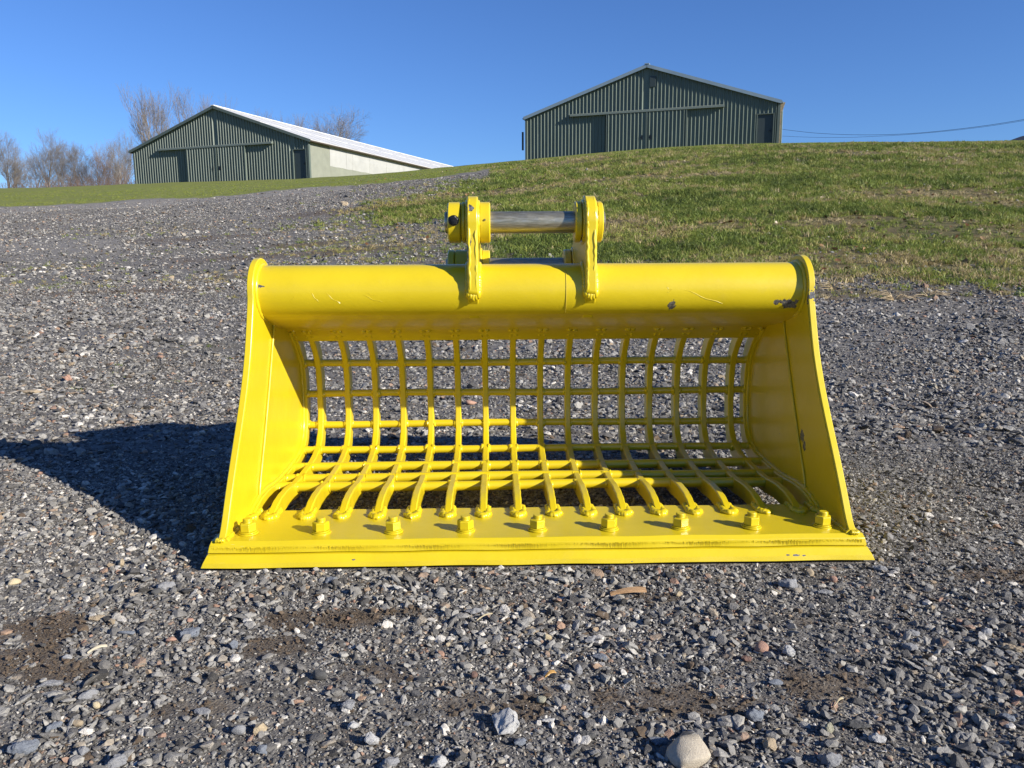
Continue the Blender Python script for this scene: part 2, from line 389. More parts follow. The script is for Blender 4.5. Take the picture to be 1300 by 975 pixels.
# ------------------------------------------------------------ scattered stuff (instances of prototypes)
def scatter(name, protos, X, Y, Z, rot, scl, pick, tone, label_kind='stuff'):
    n = len(X)
    me = bpy.data.meshes.new(name); me.vertices.add(n)
    me.vertices.foreach_set('co', np.stack([X, Y, Z], 1).ravel())
    for nm, ty, ar in (('rot', 'FLOAT_VECTOR', rot), ('scl', 'FLOAT_VECTOR', scl)):
        a = me.attributes.new(nm, ty, 'POINT'); a.data.foreach_set('vector', ar.astype(float).ravel())
    a = me.attributes.new('tone', 'FLOAT', 'POINT'); a.data.foreach_set('value', tone)
    a = me.attributes.new('pick', 'INT', 'POINT'); a.data.foreach_set('value', pick.astype(np.int32))
    me.update()
    o = bpy.data.objects.new(name, me); link(o); o['kind'] = label_kind
    pc = bpy.data.collections.new(name + '_kinds')
    for p in protos: pc.objects.link(p)
    ng = bpy.data.node_groups.new(name + '_spread', 'GeometryNodeTree')
    ng.interface.new_socket('Geometry', in_out='INPUT', socket_type='NodeSocketGeometry')
    ng.interface.new_socket('Geometry', in_out='OUTPUT', socket_type='NodeSocketGeometry')
    N = ng.nodes; L = ng.links
    gi = N.new('NodeGroupInput'); go = N.new('NodeGroupOutput')
    iop = N.new('GeometryNodeInstanceOnPoints'); ci = N.new('GeometryNodeCollectionInfo')
    ci.inputs['Collection'].default_value = pc; ci.inputs['Separate Children'].default_value = True; ci.inputs['Reset Children'].default_value = True
    def na_(nm, ty):
        x = N.new('GeometryNodeInputNamedAttribute'); x.data_type = ty; x.inputs['Name'].default_value = nm; return x.outputs['Attribute']
    L.new(gi.outputs[0], iop.inputs['Points']); L.new(ci.outputs[0], iop.inputs['Instance'])
    iop.inputs['Pick Instance'].default_value = True
    L.new(na_('pick', 'INT'), iop.inputs['Instance Index'])
    e2r = N.new('FunctionNodeEulerToRotation'); L.new(na_('rot', 'FLOAT_VECTOR'), e2r.inputs[0])
    L.new(e2r.outputs[0], iop.inputs['Rotation']); L.new(na_('scl', 'FLOAT_VECTOR'), iop.inputs['Scale'])
    L.new(iop.outputs[0], go.inputs[0])
    md = o.modifiers.new('spread', 'NODES'); md.node_group = ng
    return o

def hull_mesh(name, npts, flat=(1, .8, .55), seed=0, mat=None, rounded=0.0):
    r = random.Random(seed); bm = bmesh.new()
    for i in range(npts):
        z = r.uniform(-1, 1); t = r.uniform(0, 2*math.pi); q = math.sqrt(1-z*z); s = r.uniform(.78, 1.05)
        bm.verts.new((flat[0]*q*math.cos(t)*s*.5, flat[1]*q*math.sin(t)*s*.5, flat[2]*z*s*.5))
    res = bmesh.ops.convex_hull(bm, input=bm.verts)
    bmesh.ops.delete(bm, geom=[g for g in res['geom_interior'] if isinstance(g, bmesh.types.BMVert)], context='VERTS')
    if rounded:
        bmesh.ops.bevel(bm, geom=list(bm.edges), offset=rounded, segments=2, affect='EDGES', profile=.5, clamp_overlap=True)
    bmesh.ops.recalc_face_normals(bm, faces=bm.faces)
    me = bpy.data.meshes.new(name); bm.to_mesh(me); bm.free()
    if mat: me.materials.append(mat)
    return me

m = NT('crushed_stone', 0.8, spec=0.35)
tone = m.attr('tone', 'INSTANCER')
oc = m.coord()
c = m.ramp(tone, [(0.0, (0.125, 0.088, 0.056)), (0.03, (0.085, 0.062, 0.042)), (0.05, (0.036, 0.034, 0.032)), (0.18, (0.086, 0.082, 0.078)), (0.42, (0.168, 0.162, 0.154)), (0.62, (0.255, 0.247, 0.232)), (0.82, (0.350, 0.338, 0.312)),
                  (0.885, (0.29, 0.24, 0.18)), (0.925, (0.30, 0.18, 0.13)), (0.955, (0.38, 0.31, 0.20)), (0.975, (0.38, 0.37, 0.34)), (0.99, (0.48, 0.46, 0.42)), (1.0, (0.58, 0.55, 0.50))])
vv = m.n('ShaderNodeVectorMath'); vv.operation = 'ADD'; m.l(oc, vv.inputs[0])
cmb = m.n('ShaderNodeCombineXYZ'); m.l(m.math('MULTIPLY', tone, 37.0), cmb.inputs[0]); m.l(cmb.outputs[0], vv.inputs[1])
f = m.noise(vv.outputs[0], 3.0, 6, .7)
c = m.mix(m.ramp(f, [(0.3, (.55, .55, .55)), (0.55, (0, 0, 0))]), c, (0.055, 0.055, 0.06))
c = m.mix(m.ramp(f, [(0.60, (0, 0, 0)), (0.75, (.45, .45, .45))]), c, (0.40, 0.40, 0.40))
m.base(c); m.bump(m.noise(vv.outputs[0], 9, 5, .7), .4, .06)
MS = m.m
protos = []
for i in range(14):
    fl = [(1, .75, .5), (1, .6, .35), (1, .9, .65), (1, .5, .4), (1.1, .8, .3), (1, .85, .45), (.9, .9, .7)][i % 7]
    me = hull_mesh('stone_chip', 13 + (i % 4)*3, fl, 100+i, MS)
    protos.append(bpy.data.objects.new('stone_chip', me))

def gen_pts(y0, y1, dens, umin=-1.05, umax=1.05):
    area = (umax-umin)*(y1*y1-y0*y0)/2; n = int(area*dens)
    Y = np.sqrt(rng.uniform(y0*y0, y1*y1, n)); X = rng.uniform(umin, umax, n)*Y
    return X, Y
SX, SY, SS = [], [], []
for (y0, y1, dens, med, sig, smax) in ((0.66, 1.25, 60000, .0034, .35, .007), (1.25, 2.2, 38000, .0042, .35, .009), (0.30, .66, 12000, .0075, .5, .024), (0.66, 1.25, 26000, .0070, .52, .024), (1.25, 2.2, 16500, .0084, .48, .026), (2.2, 4.2, 6500, .0115, .50, .045), (4.2, 9, 1700, .020, .45, .065), (9, 30, 230, .034, .42, .12)):
    X, Y = gen_pts(y0, y1, dens) if med > .005 else gen_pts(y0, y1, dens, -.8, .8)
    s = np.minimum(med*np.exp(rng.normal(0, sig, len(X))), smax)
    sj = .028*Y; g = grass_f(X+rng.normal(0, 1, len(X))*sj, Y+rng.normal(0, 1, len(X))*sj*1.2); mu = mud_f(X, Y); mu = np.where(Y > 6, np.clip(mu*1.4, 0, 1), mu)
    p = np.where(g > .9, np.where(Y < 9, .10, .03), 1-.45*g) * (1-.35*mu)
    p = p*(1 - .75*np.exp(-((Y-28.3)/2.2)**2)*(X/Y < -.2)) * (1 - .5*np.exp(-((Y-14.5)/2.2)**2)*(X/Y < -.5))
    # drifts of coarser and finer stone
    cl = fbm(X, Y, 3.2, 3, 91); p = p*np.clip(.35+cl*1.25, 0, 1)
    s = s*np.where(cl > .55, 1.18, .9)
    keep = rng.uniform(0, 1, len(X)) < p
    if y0 < 2.2:
        lx = X-.047; ly = Y-1.355-.019*lx       # nothing lies inside the steel plates of the bucket
        keep &= ~((abs(lx) < .63) & (ly > -.002) & (ly < .22))
    SX.append(X[keep]); SY.append(Y[keep]); SS.append(s[keep])
X = np.concatenate(SX); Y = np.concatenate(SY); S = np.concatenate(SS); n = len(X)
under = (abs(X-.047) < .66) & (Y > 1.34) & (Y < 2.1); S = np.where(under, np.minimum(S, .016), S)
Z = Hf(X, Y) + S*rng.uniform(.02, .22, n)
rot = np.stack([rng.normal(0, .38, n), rng.normal(0, .38, n), rng.uniform(0, 6.28, n)], 1)
tn = np.clip(rng.beta(1.7, 1.75, n), 0, 1)
lowt = fbm(X, Y, 1.3, 3, 12); tn = np.clip(tn*(.84+.5*lowt), 0, 1)
mm = mud_f(X, Y); tn = np.maximum(tn, .055); tn = np.where((mm > .35) & (rng.uniform(0, 1, n) < .82), rng.uniform(0.0, .03, n), tn); tn = np.where(rng.uniform(0, 1, n) < .03, rng.uniform(0, .03, n), tn)
S = np.where(mm > .35, S*.62, S)
sclv = np.stack([S, S*rng.uniform(.75, 1.1, n), S*rng.uniform(.7, 1.1, n)], 1)
scatter('gravel', protos, X, Y, Z, rot, sclv, rng.integers(0, len(protos), n), tn)
print('stones', n)

# grass
def blade_mesh(name, nb, hgt, spread, wid, seed, mat, lean=.5):
    r = random.Random(seed); V = []; F = []
    for b in range(nb):
        t = r.uniform(0, 6.283); rad = spread*math.sqrt(r.random()); x, y = rad*math.cos(t), rad*math.sin(t)
        d = r.uniform(0, 6.283); h = hgt*r.uniform(.45, 1.1); ln = h*lean*r.uniform(.2, 1.4); w_ = wid*r.uniform(.7, 1.3)
        dx, dy = math.cos(d), math.sin(d); px, py = -dy*w_/2, dx*w_/2; q = r.uniform(0, 6.28); px, py = math.cos(q)*w_/2, math.sin(q)*w_/2
        k = len(V)
        for (tt, ww) in ((0, 1), (.5, .8), (1, .08)):
            off = ln*tt*tt; z = h*(tt - .25*lean*tt*tt)
            V += [(x+dx*off-px*ww, y+dy*off-py*ww, z), (x+dx*off+px*ww, y+dy*off+py*ww, z)]
        F += [(k, k+1, k+3, k+2), (k+2, k+3, k+5, k+4)]
    me = bpy.data.meshes.new(name); me.from_pydata(V, [], F); me.materials.append(mat); return me

def grass_mat(name, stops):
    m = NT(name, 0.55, spec=0.3); t = m.attr('tone', 'INSTANCER')
    c = m.ramp(t, stops)
    oc = m.coord(); c = m.mix(m.math('MULTIPLY', m.noise(oc, 25, 2), .5), c, (0.20, 0.19, 0.07))
    m.base(c)
    m.b.inputs['Subsurface Weight'].default_value = 0
    tr = m.n('ShaderNodeBsdfTranslucent'); m.l(c, tr.inputs[0])
    mx = m.n('ShaderNodeMixShader'); mx.inputs[0].default_value = .3
    out = m.t.nodes['Material Output']; m.l(m.b.outputs[0], mx.inputs[1]); m.l(tr.outputs[0], mx.inputs[2]); m.l(mx.outputs[0], out.inputs[0])
    return m.m
MG = grass_mat('grass_blades', [(0, (0.055, 0.098, 0.014)), (.25, (0.115, 0.185, 0.026)), (.5, (0.215, 0.285, 0.044)), (.7, (0.31, 0.325, 0.070)), (.84, (0.36, 0.28, 0.125)), (1, (0.50, 0.40, 0.24))])
gp = []
for i in range(7):
    me = blade_mesh('grass_tuft', 22, .075, .05, .0075, 40+i, MG, .7 + .15*(i % 3))
    gp.append(bpy.data.objects.new('grass_tuft', me))
GXs, GYs, GS, GT = [], [], [], []
for (y0, y1, dens, s0) in ((3, 6, 80, .5), (6, 9, 330, .78), (9, 14, 190, .9), (14, 22, 105, 1.1), (22, 34, 34, 1.45), (34, 50, 20, 1.35)):
    X, Y = gen_pts(y0, y1, dens)
    sj = np.where(Y > 26, 0, .034*Y); g = grass_f(X+rng.normal(0, 1, len(X))*sj, Y+rng.normal(0, 1, len(X))*sj*1.3); bank = (X/Y > -.17)
    pn = fbm(X, Y, 1.1, 4, 201)
    bare = fbm(X/2.2, Y, .55, 4, 301)
    p = g * np.where(g > .9, np.clip((.66-bare)*9, .42, 1), 1.0)
    p = np.where((~bank) & (Y > 29), p*.5, p)
    k = rng.uniform(0, 1, len(X)) < p
    X, Y, pn, bare, g = X[k], Y[k], pn[k], bare[k], g[k]
    s = s0*np.exp(rng.normal(0, .28, len(X)))*np.where(g < .9, .55, .75+.6*pn)
    s = np.minimum(s, s0*1.5)*np.where(bare > .6, .7, 1)
    t = np.zeros(0)
    lawnish = ((X/Y < -.05) & (Y > 28)) | (Y > 40)
    s = np.where(lawnish, s*.42, s)
    t = np.clip((1-pn)*.9 + rng.normal(0, .17, len(X)) + (bare-.5)*1.3 + (fbm(X, Y/1.4, 2.4, 3, 411)-.5)*.9 + .02, 0, 1)
    t = np.where(rng.uniform(0, 1, len(X)) < .16, np.clip(t+.4, 0, 1), t)
    t = np.where(g < .9, np.clip(t+.12, 0, 1), t)
    t = np.where(mud_f(X, Y) > .4, rng.uniform(.7, .95, len(X)), t)
    edge = (Y < 8.2) & (X > -1); t = np.where(edge & (rng.uniform(0, 1, len(X)) < .35), rng.uniform(.82, 1, len(X)), t)
    t = np.where(lawnish, .52+.25*(pn-.5)+rng.normal(0, .06, len(X)), t)
    GXs.append(X); GYs.append(Y); GS.append(s); GT.append(t)
X = np.concatenate(GXs); Y = np.concatenate(GYs); S = np.concatenate(GS); T = np.concatenate(GT); n = len(X)
rot = np.stack([rng.normal(0, .18, n), rng.normal(0, .18, n), rng.uniform(0, 6.28, n)], 1)
scatter('grass', gp, X, Y, Hf(X, Y)-.004, rot, np.stack([S*1.15, S*1.15, S], 1), rng.integers(0, len(gp), n), T)
print('tufts', n)

# fallen leaves and clover on the bank
ML = NT('dead_leaf', 1.0, spec=.05)
ML.base(ML.ramp(ML.attr('tone', 'INSTANCER'), [(0, (0.07, 0.035, 0.02)), (.35, (0.17, 0.09, 0.045)), (.7, (0.30, 0.21, 0.12)), (1, (0.48, 0.42, 0.33))]))
lp = []
for i in range(4):
    r = random.Random(i); V = []; ns = 9
    V = [(0, 0, 0)] + [((.5+.12*r.random())*math.cos(k*6.283/ns), (.33+.12*r.random())*math.sin(k*6.283/ns), r.uniform(-.02, .17)) for k in range(ns)]
    me = bpy.data.meshes.new('fallen_leaf'); me.from_pydata(V, [], [(0, 1+k, 1+(k+1) % ns) for k in range(ns)]); me.materials.append(ML.m)
    lp.append(bpy.data.objects.new('fallen_leaf', me))
LX, LY = [], []
for (y0, y1, dens) in ((5, 9, 5), (9, 16, 9), (16, 38, 5)):
    X, Y = gen_pts(y0, y1, dens); g = grass_f(X, Y); c_ = fbm(X/2.2, Y, .55, 4, 301)
    k = (g > .4) & (X/Y > -.2) & (rng.uniform(0, 1, len(X)) < np.clip((c_-.42)*4, .08, 1)); LX.append(X[k]); LY.append(Y[k])
X = np.concatenate(LX); Y = np.concatenate(LY); n = len(X); S = rng.uniform(.03, .075, n)
scatter('fallen_leaves', lp, X, Y, Hf(X, Y)+rng.uniform(.008, .05, n), np.stack([rng.normal(0, .5, n), rng.normal(0, .5, n), rng.uniform(0, 6.28, n)], 1),
        np.stack([S, S, S], 1), rng.integers(0, 4, n), rng.uniform(0, 1, n))
print('leaves', n)

# ------------------------------------------------------------ the skeleton bucket
BX, BY, BZ = 0.0506, 1.355, 0.0
bucket = empty('skeleton_bucket', (BX, BY, BZ), R(1.1), 'yellow steel skeleton bucket with open grid back standing on the gravel yard', 'excavator bucket')
PIT = 0.0721
def yz(p): return (p[0]-1.355, p[1])

# torque tube
TC = (1.711-1.355, .491); TR = .0575
chipsT = [(-.585, TC[0]-.054, TC[1]+.014, .014, .02, .006), (.302, TC[0]-.046, TC[1]-.032, .008, .02, .010), (.555, TC[0]-.046, TC[1]-.030, .018, .02, .011), (.528, TC[0]-.05, TC[1]-.026, .007, .02, .006)]
mt = yellow_paint('yellow_paint_tube', chipsT)
bm = bmesh.new(); tube_pts(bm, [(-.588, TC[0], TC[1]), (.588, TC[0], TC[1])], TR, 64)
tube = bm_obj('torque_tube', bm, mt, bucket, True)
# raised weld spatter and drips frozen in the paint of the tube
def on_tube(x, ang, lift=0): return (x, TC[0]-math.cos(ang)*(TR+lift), TC[1]+math.sin(ang)*(TR+lift))
bm = bmesh.new()
for (x0, a0, x1, a1, rad) in ((.325, .02, .41, -.55, .0012), (-.47, .02, -.455, -.35, .0010), (-.50, -.05, -.515, -.30, .0009), (-.36, -.10, -.32, -.38, .0011), (-.355, -.02, -.33, -.13, .0009), (-.44, .0, -.41, -.42, .0009),
                          (.285, .12, .298, .02, .001), (.298, .02, .288, -.10, .001)):
    pts = [on_tube(x0+(x1-x0)*t, a0+(a1-a0)*t + .03*math.sin(t*9), .0002) for t in np.linspace(0, 1, 8)]
    pts = [(p[0], p[1]+.0003, p[2]) for p in pts]
    tube_pts(bm, pts, [rad*.3]+[rad*.55]*6+[rad*.3], 6)
tag(bm_obj('paint_run', bm, mt, tube, True), kind='stuff')
bm = bmesh.new()
pts = [on_tube(.072, a, .0003) for a in np.linspace(.9, -.95, 16)]; tube_pts(bm, pts, .0009, 6)
bm_obj('seam', bm, plain('seam_shade', (.42, .33, .03), .6), tube, True)

# back plate: from under the tube sweeping back to the grid
plate = [(1.674, .4475), (1.705, .431), (1.76, .414), (1.82, .402), (1.868, .394), (1.905, .378), (1.930, .358)]
pl = catmull([yz(p) for p in plate], 4)
def thick_profile(pl, t, side=1):
    out = []
    for i, p in enumerate(pl):
        a = np.array(pl[max(i-1, 0)]); b = np.array(pl[min(i+1, len(pl)-1)]); d = b-a; d /= np.linalg.norm(d)
        nrm = np.array((-d[1], d[0]))*side
        tt = t[i] if hasattr(t, '__len__') else t
        out.append((p[0]+nrm[0]*tt, p[1]+nrm[1]*tt))
    return out
bm = bmesh.new(); prism_x(bm, pl + thick_profile(pl, .012, 1)[::-1], -.588, .588)
bm_obj('back_plate', bm, M['paint'], bucket, True, 30)
# ribs
inner = [(1.507, .0455), (1.535, .056), (1.58, .0655), (1.64, .067), (1.70, .0615), (1.762, .0605), (1.845, .064), (1.905, .071), (1.957, .090), (1.988, .134), (1.997, .210), (1.987, .288), (1.948, .343), (1.895, .386)]
inr = catmull([yz(p) for p in inner], 5)
nI = len(inr)
arc = np.concatenate([[0], np.cumsum([math.dist(inr[i], inr[i+1]) for i in range(nI-1)])])
dep = [.003+.031*min(1, a/.075) for a in arc]
outer = thick_profile(inr, dep, -1)
outer = [(y, max(z, .0275) if y < .22 else max(z, .0)) for y, z in outer]
RT = .0152
def rib_bm(t=RT):
    bm = bmesh.new(); rows = []
    c = .0022
    for i in range(nI):
        (a, b), (e, f_) = inr[i], outer[i]
        d = np.array((e-a, f_-b)); L = np.linalg.norm(d); d = d/L*min(c, L*.4)
        w_ = t/2*(1+.05*math.sin(i*1.7))
        rows.append([bm.verts.new(p) for p in ((-w_+c, a, b), (w_-c, a, b), (w_, a+d[0], b+d[1]), (w_, e, f_), (-w_, e, f_), (-w_, a+d[0], b+d[1]))])
    for i in range(nI-1):
        for k in range(6):
            bm.faces.new((rows[i][k], rows[i][(k+1) % 6], rows[i+1][(k+1) % 6], rows[i+1][k]))
    bm.faces.new(rows[0][::-1]); bm.faces.new(rows[-1])
    return bm
# rods: rows measured along the grid
rods = [yz(p) for p in ((1.704, .0495), (1.767, .0515), (1.852, .0550), (1.948, .0735), (2.001, .130), (2.010, .211), (1.998, .293))]
ROD_R = .0096
def blob(bm, c, s, seed, v0=ico(2)):
    v, f = v0; r = random.Random(seed)
    o = r.uniform(0, 50)
    vs = []
    for p in v:
        k = 1 + .34*noise.noise(Vector(p)*1.3 + Vector((o, seed % 97, 0)))
        vs.append(bm.verts.new((c[0]+p[0]*s[0]*k, c[1]+p[1]*s[1]*k, c[2]+p[2]*s[2]*k)))
    for q in f: bm.faces.new([vs[i] for i in q])
ribs_me = None
allx = [(-8.07)*PIT] + [(k-7.5)*PIT for k in range(16)] + [8.07*PIT]
for k, x in enumerate(allx):
    bm = rib_bm() if ribs_me is None else None
    if bm is not None:
        o = bm_obj('rib', bm, M['paint'], bucket, True, 40); ribs_me = o.data
    else:
        o = link(bpy.data.objects.new('rib', ribs_me), bucket)
    o.location = (x, 0, 0)
    # hand-laid welds where rods cross the rib and where it meets the plates
    bm = bmesh.new()
    for j, (ry, rz) in enumerate(rods):
        for s in (-1, 1):
            if (k == 0 and s < 0) or (k == 17 and s > 0): continue
            w_ = random.uniform(.0055, .0085)
            blob(bm, (s*RT*.55, ry + random.uniform(-.001, .001), rz), (w_, ROD_R*random.uniform(1.15, 1.5), ROD_R*random.uniform(1.08, 1.38)), k*31+j*7+s)
    y0, z0 = inr[0]
    for q in range(7):
        t = q/6; sd = (-1, 1)[q % 2]
        blob(bm, ((-.5+t)*.020, y0+.006-.011*math.sin(math.pi*t), .047), (.0085, .0105, .0065), k*13+q+400)
    for s in (-1, 1):
        if (k == 0 and s < 0) or (k == 17 and s > 0): continue
        for q in range(5): blob(bm, (s*RT*.62, y0+.008+q*.009, .046), (.0068, .0085, .0072), k*17+q+900+s)
        blob(bm, (s*RT*.45, inr[-1][0]-.004, inr[-1][1]+.002), (.008, .009, .008), k*19+s+70)
        blob(bm, (s*RT*.45, inr[-3][0]+.004, inr[-3][1]+.006), (.006, .01, .010), k*23+s+170)
    tag(bm_obj('weld_bead', bm, M['weld'], o, True, 60), kind='stuff')
for j, (ry, rz) in enumerate(rods):
    bm = bmesh.new()
    xs = np.linspace(-.588, .588, 34)
    tube_pts(bm, [(x, ry + .0010*math.sin(x*9+j), rz+.0012*math.sin(x*7+j*2)) for x in xs], ROD_R*(1.17 if j < 3 else 1), 16)
    bm_obj('cross_rod', bm, M['paint'], bucket, True)

# bolted plate and cutting edge
def tapered(name, prof, hw_top, hw_bot, ztop, zbot, mat):
    bm = bmesh.new(); a, b = [], []
    N = 60
    rings = []
    for i in range(N+1):
        s = -1+2*i/N; ring = []
        for (y, z) in prof:
            t = (z-zbot)/(ztop-zbot); hw = hw_bot+(hw_top-hw_bot)*t
            ring.append(bm.verts.new((s*hw, y + .0006*math.sin(s*23+z*90), z + .0005*math.sin(s*17))))
        rings.append(ring)
    n = len(prof)
    for i in range(N):
        for k in range(n): bm.faces.new((rings[i][k], rings[i][(k+1) % n], rings[i+1][(k+1) % n], rings[i+1][k]))
    bm.faces.new(rings[0][::-1]); bm.faces.new(rings[-1])
    return bm_obj(name, bm, mat, bucket, True, 25, .0008, 2)
mb = yellow_paint('yellow_paint_lip', [(.478, .006, .012, .007, .02, .0015), (.463, .006, .0125, .004, .02, .0012), (.492, .006, .0115, .004, .02, .0014), (-.345, .012, .014, .003, .02, .001), (.17, .0, .005, .003, .02, .001)], wear=.9)
tapered('cutting_edge', [(.0, .002), (.0025, .011), (.0135, .0225), (.020, .0235), (.17, .0235), (.17, .002)], .6165, .6255, .0235, .002, mb)
# upper plate with a saw-cut front face
tapered('bolt_plate', [(.0165, .025), (.0185, .0385), (.027, .045), (.202, .045), (.202, .025)], .6120, .6165, .045, .025, M['paint'])
bm = bmesh.new()
for i in range(470):
    x = -.607 + i*1.214/469 + random.uniform(-.0005, .0005)
    z0 = .0258; z1 = .0365-random.uniform(0, .0025)
    add_box(bm, x-.0005, x+.0005, .0169+random.uniform(0, .0003), .0185, z0, z1)
tag(bm_obj('saw_marks', bm, M['paint'], bucket), kind='stuff')

def hexprism(bm, r, z0, z1, cham=.0015, rot=0.3):
    rings = []
    for (z, k) in ((z0, 1), (z1-cham, 1), (z1, .86)):
        rings.append([bm.verts.new((r*k*math.cos(rot+a*math.pi/3), r*k*math.sin(rot+a*math.pi/3), z)) for a in range(6)])
    for i in range(2):
        for k in range(6): bm.faces.new((rings[i][k], rings[i][(k+1) % 6], rings[i+1][(k+1) % 6], rings[i+1][k]))
    bm.faces.new(rings[0][::-1]); bm.faces.new(rings[2])
mn = yellow_paint('yellow_paint_bolt', (), 0)
bolt0 = None
def disc(bm, r, z0, z1, n=28, ch=.0006):
    rings = [[bm.verts.new((rr_*math.cos(6.2832*k/n), rr_*math.sin(6.2832*k/n), z)) for k in range(n)] for (rr_, z) in ((r, z0), (r, z1-ch), (r-ch, z1))]
    for i in range(2):
        for k in range(n): bm.faces.new((rings[i][k], rings[i][(k+1) % n], rings[i+1][(k+1) % n], rings[i+1][k]))
    bm.faces.new(rings[0][::-1]); bm.faces.new(rings[2])
boltdata = []
bm = bmesh.new(); tube_pts(bm, [(0, 0, -.02+0*1), (0, 0, .0285), (0, 0, .030)], [.0084, .0084, .0072], 20); shank = bm_obj('bolt', bm, mn, bucket, True, 40)
bm = bmesh.new(); disc(bm, .0188, .0004, .0030, 28, .0005); disc(bm, .0168, .0037, .0058, 24, .0004); wash = bm_obj('washer', bm, mn, shank, True, 30)
bm = bmesh.new(); hexprism(bm, .0160, .0064, .0225); nut = bm_obj('nut', bm, mn, shank, False, bevel=.0006)
bm = bmesh.new()
for q in range(5): 
    z = .0238+q*.00115
    ring = [(.0086*math.cos(t), .0086*math.sin(t), z+.0011*t/6.2832) for t in np.linspace(0, 6.2832, 20)]
    tube_pts(bm, ring, .0005, 5)
thr = tag(bm_obj('thread', bm, mn, shank, True), kind='stuff')
for i in range(9):
    x = (i-4)*.1384
    if i == 0: b, kids = shank, [wash, nut, thr]
    else:
        b = shank.copy(); COL.objects.link(b); b.parent = bucket
        for c_ in (wash, nut, thr):
            d_ = c_.copy(); COL.objects.link(d_); d_.parent = b
    b.location = (x-.002, .067, .045); b.rotation_euler = (random.uniform(-.02, .02), random.uniform(-.02, .02), random.choice([.1, .35, .62, .9, -.15])*1.0)

# side plates
front = [(1.379, .0455), (1.400, .067), (1.438, .125), (1.480, .185), (1.522, .243), (1.562, .303), (1.596, .366), (1.621, .430), (1.6335, .466)]
front = catmull([yz(p) for p in front], 4)
PR = .0735
topc = [(TC[0]+PR*math.cos(a), TC[1]+PR*math.sin(a)) for a in np.linspace(R(186), R(-38), 26)]
back = [yz(p) for p in ((1.85, .432), (1.90, .415), (1.955, .385), (2.005, .335), (2.035, .27), (2.040, .20), (2.026, .125), (1.985, .068), (1.93, .040), (1.85, .030), (1.70, .028), (1.60, .028), (1.560, .0455))]
outline = front + topc + back
def side_plate(sx):
    bm = bmesh.new()
    xi, xo = (.586, .600) if sx > 0 else (-.600, -.586)
    if sx < 0: prof = outline
    prism_x(bm, outline, xi, xo)
    ch = [(-.60 if sx < 0 else .60, .165, .262, .004, .006, .012)] if sx < 0 else [(.586, .27, .175, .02, .010, .014), (.586, .255, .158, .02, .007, .010), (.60, .285, .475, .02, .006, .020)]
    mat = yellow_paint('yellow_paint_side', ch, wear=.3)
    o = bm_obj('side_plate', bm, mat, bucket, True, 25, .0018, 2)
    # inner doubler strip along the front edge with its weld line
    bead = catmull([yz(p) for p in ((1.585, .0475), (1.592, .085), (1.640, .170), (1.690, .263), (1.748, .381), (1.762, .415))], 4)
    bm = bmesh.new()
    inx = .586 if sx > 0 else -.586
    f2 = [(y+.0006, z) for y, z in front]
    prism_x(bm, [(y+.004, z) for y, z in front] + bead[::-1], inx - sx*.0012, inx+sx*.003)
    bm_obj('wear_strip', bm, mat, o, True, 25)
    bm = bmesh.new(); pts = [(inx-sx*.0035, y+random.uniform(-.0004, .0004), z) for y, z in bead]
    tube_pts(bm, pts, [.0028*random.uniform(.8, 1.2) for _ in pts], 8)
    # fillet around the tube
    rp = [(inx-sx*.001, TC[0]+(TR+.001)*math.cos(a), TC[1]+(TR+.001)*math.sin(a)) for a in np.linspace(0, 6.2832, 60)]
    tube_pts(bm, rp, [.0048*random.uniform(.8, 1.15) for _ in rp], 8)
    # foot weld and the weld along the last rib
    for xx, ss in ((inx-sx*.001, 1), ((.600 if sx > 0 else -.600)+sx*.001, .9)):
        rp = [(xx, y, .0455) for y in np.linspace(.026, .200, 60)]
        tube_pts(bm, rp, [.0055*ss*random.uniform(.8, 1.15) for _ in rp], 8)
    rp = [(inx-sx*.001, y, z) for y, z in inr]
    tube_pts(bm, rp, [.0058*random.uniform(.75, 1.2) for _ in rp], 8)
    for q in range(6): blob(bm, (sx*(.590+q*.0022), .0255, .047), (.004, .006, .0045), q+6000)
    tag(bm_obj('weld_bead', bm, M['weld'], o, True, 60), kind='stuff')
    return o
side_plate(-1); side_plate(1)

# hanger ears with bosses
PF = yz((1.704, .637)); PB = yz((1.932, .537))
def ear_profile():
    p = []
    p += [(PF[0]-.060, .600), (PF[0]-.062, .545), (PF[0]-.0635, .515), (PF[0]-.0635, .490), (PF[0]-.046, .466), (PF[0]-.005, .43)]
    p += [yz((1.76, .425)), yz((1.85, .405)), yz((1.93, .385)), yz((1.975, .40))]
    p += [(PB[0]+.056*math.cos(a), PB[1]+.056*math.sin(a)) for a in np.linspace(R(-35), R(62), 12)]
    p += [(PF[0]+.0595*math.cos(a), PF[1]+.0555*math.sin(a)) for a in np.linspace(R(62), R(192), 16)]
    return p
def boss(bm, c, r, x0, x1, n=40, ch=.003):
    pr = [(x0, r-ch), (x0+ch*.8, r), (x1-ch*.8, r), (x1, r-ch)]
    rings = [[bm.verts.new((x, c[0]+q*math.cos(6.2832*k/n), c[1]+q*math.sin(6.2832*k/n))) for k in range(n)] for x, q in pr]
    for i in range(3):
        for k in range(n): bm.faces.new((rings[i][k], rings[i][(k+1) % n], rings[i+1][(k+1) % n], rings[i+1][k]))
    bm.faces.new(rings[0][::-1]); bm.faces.new(rings[-1])
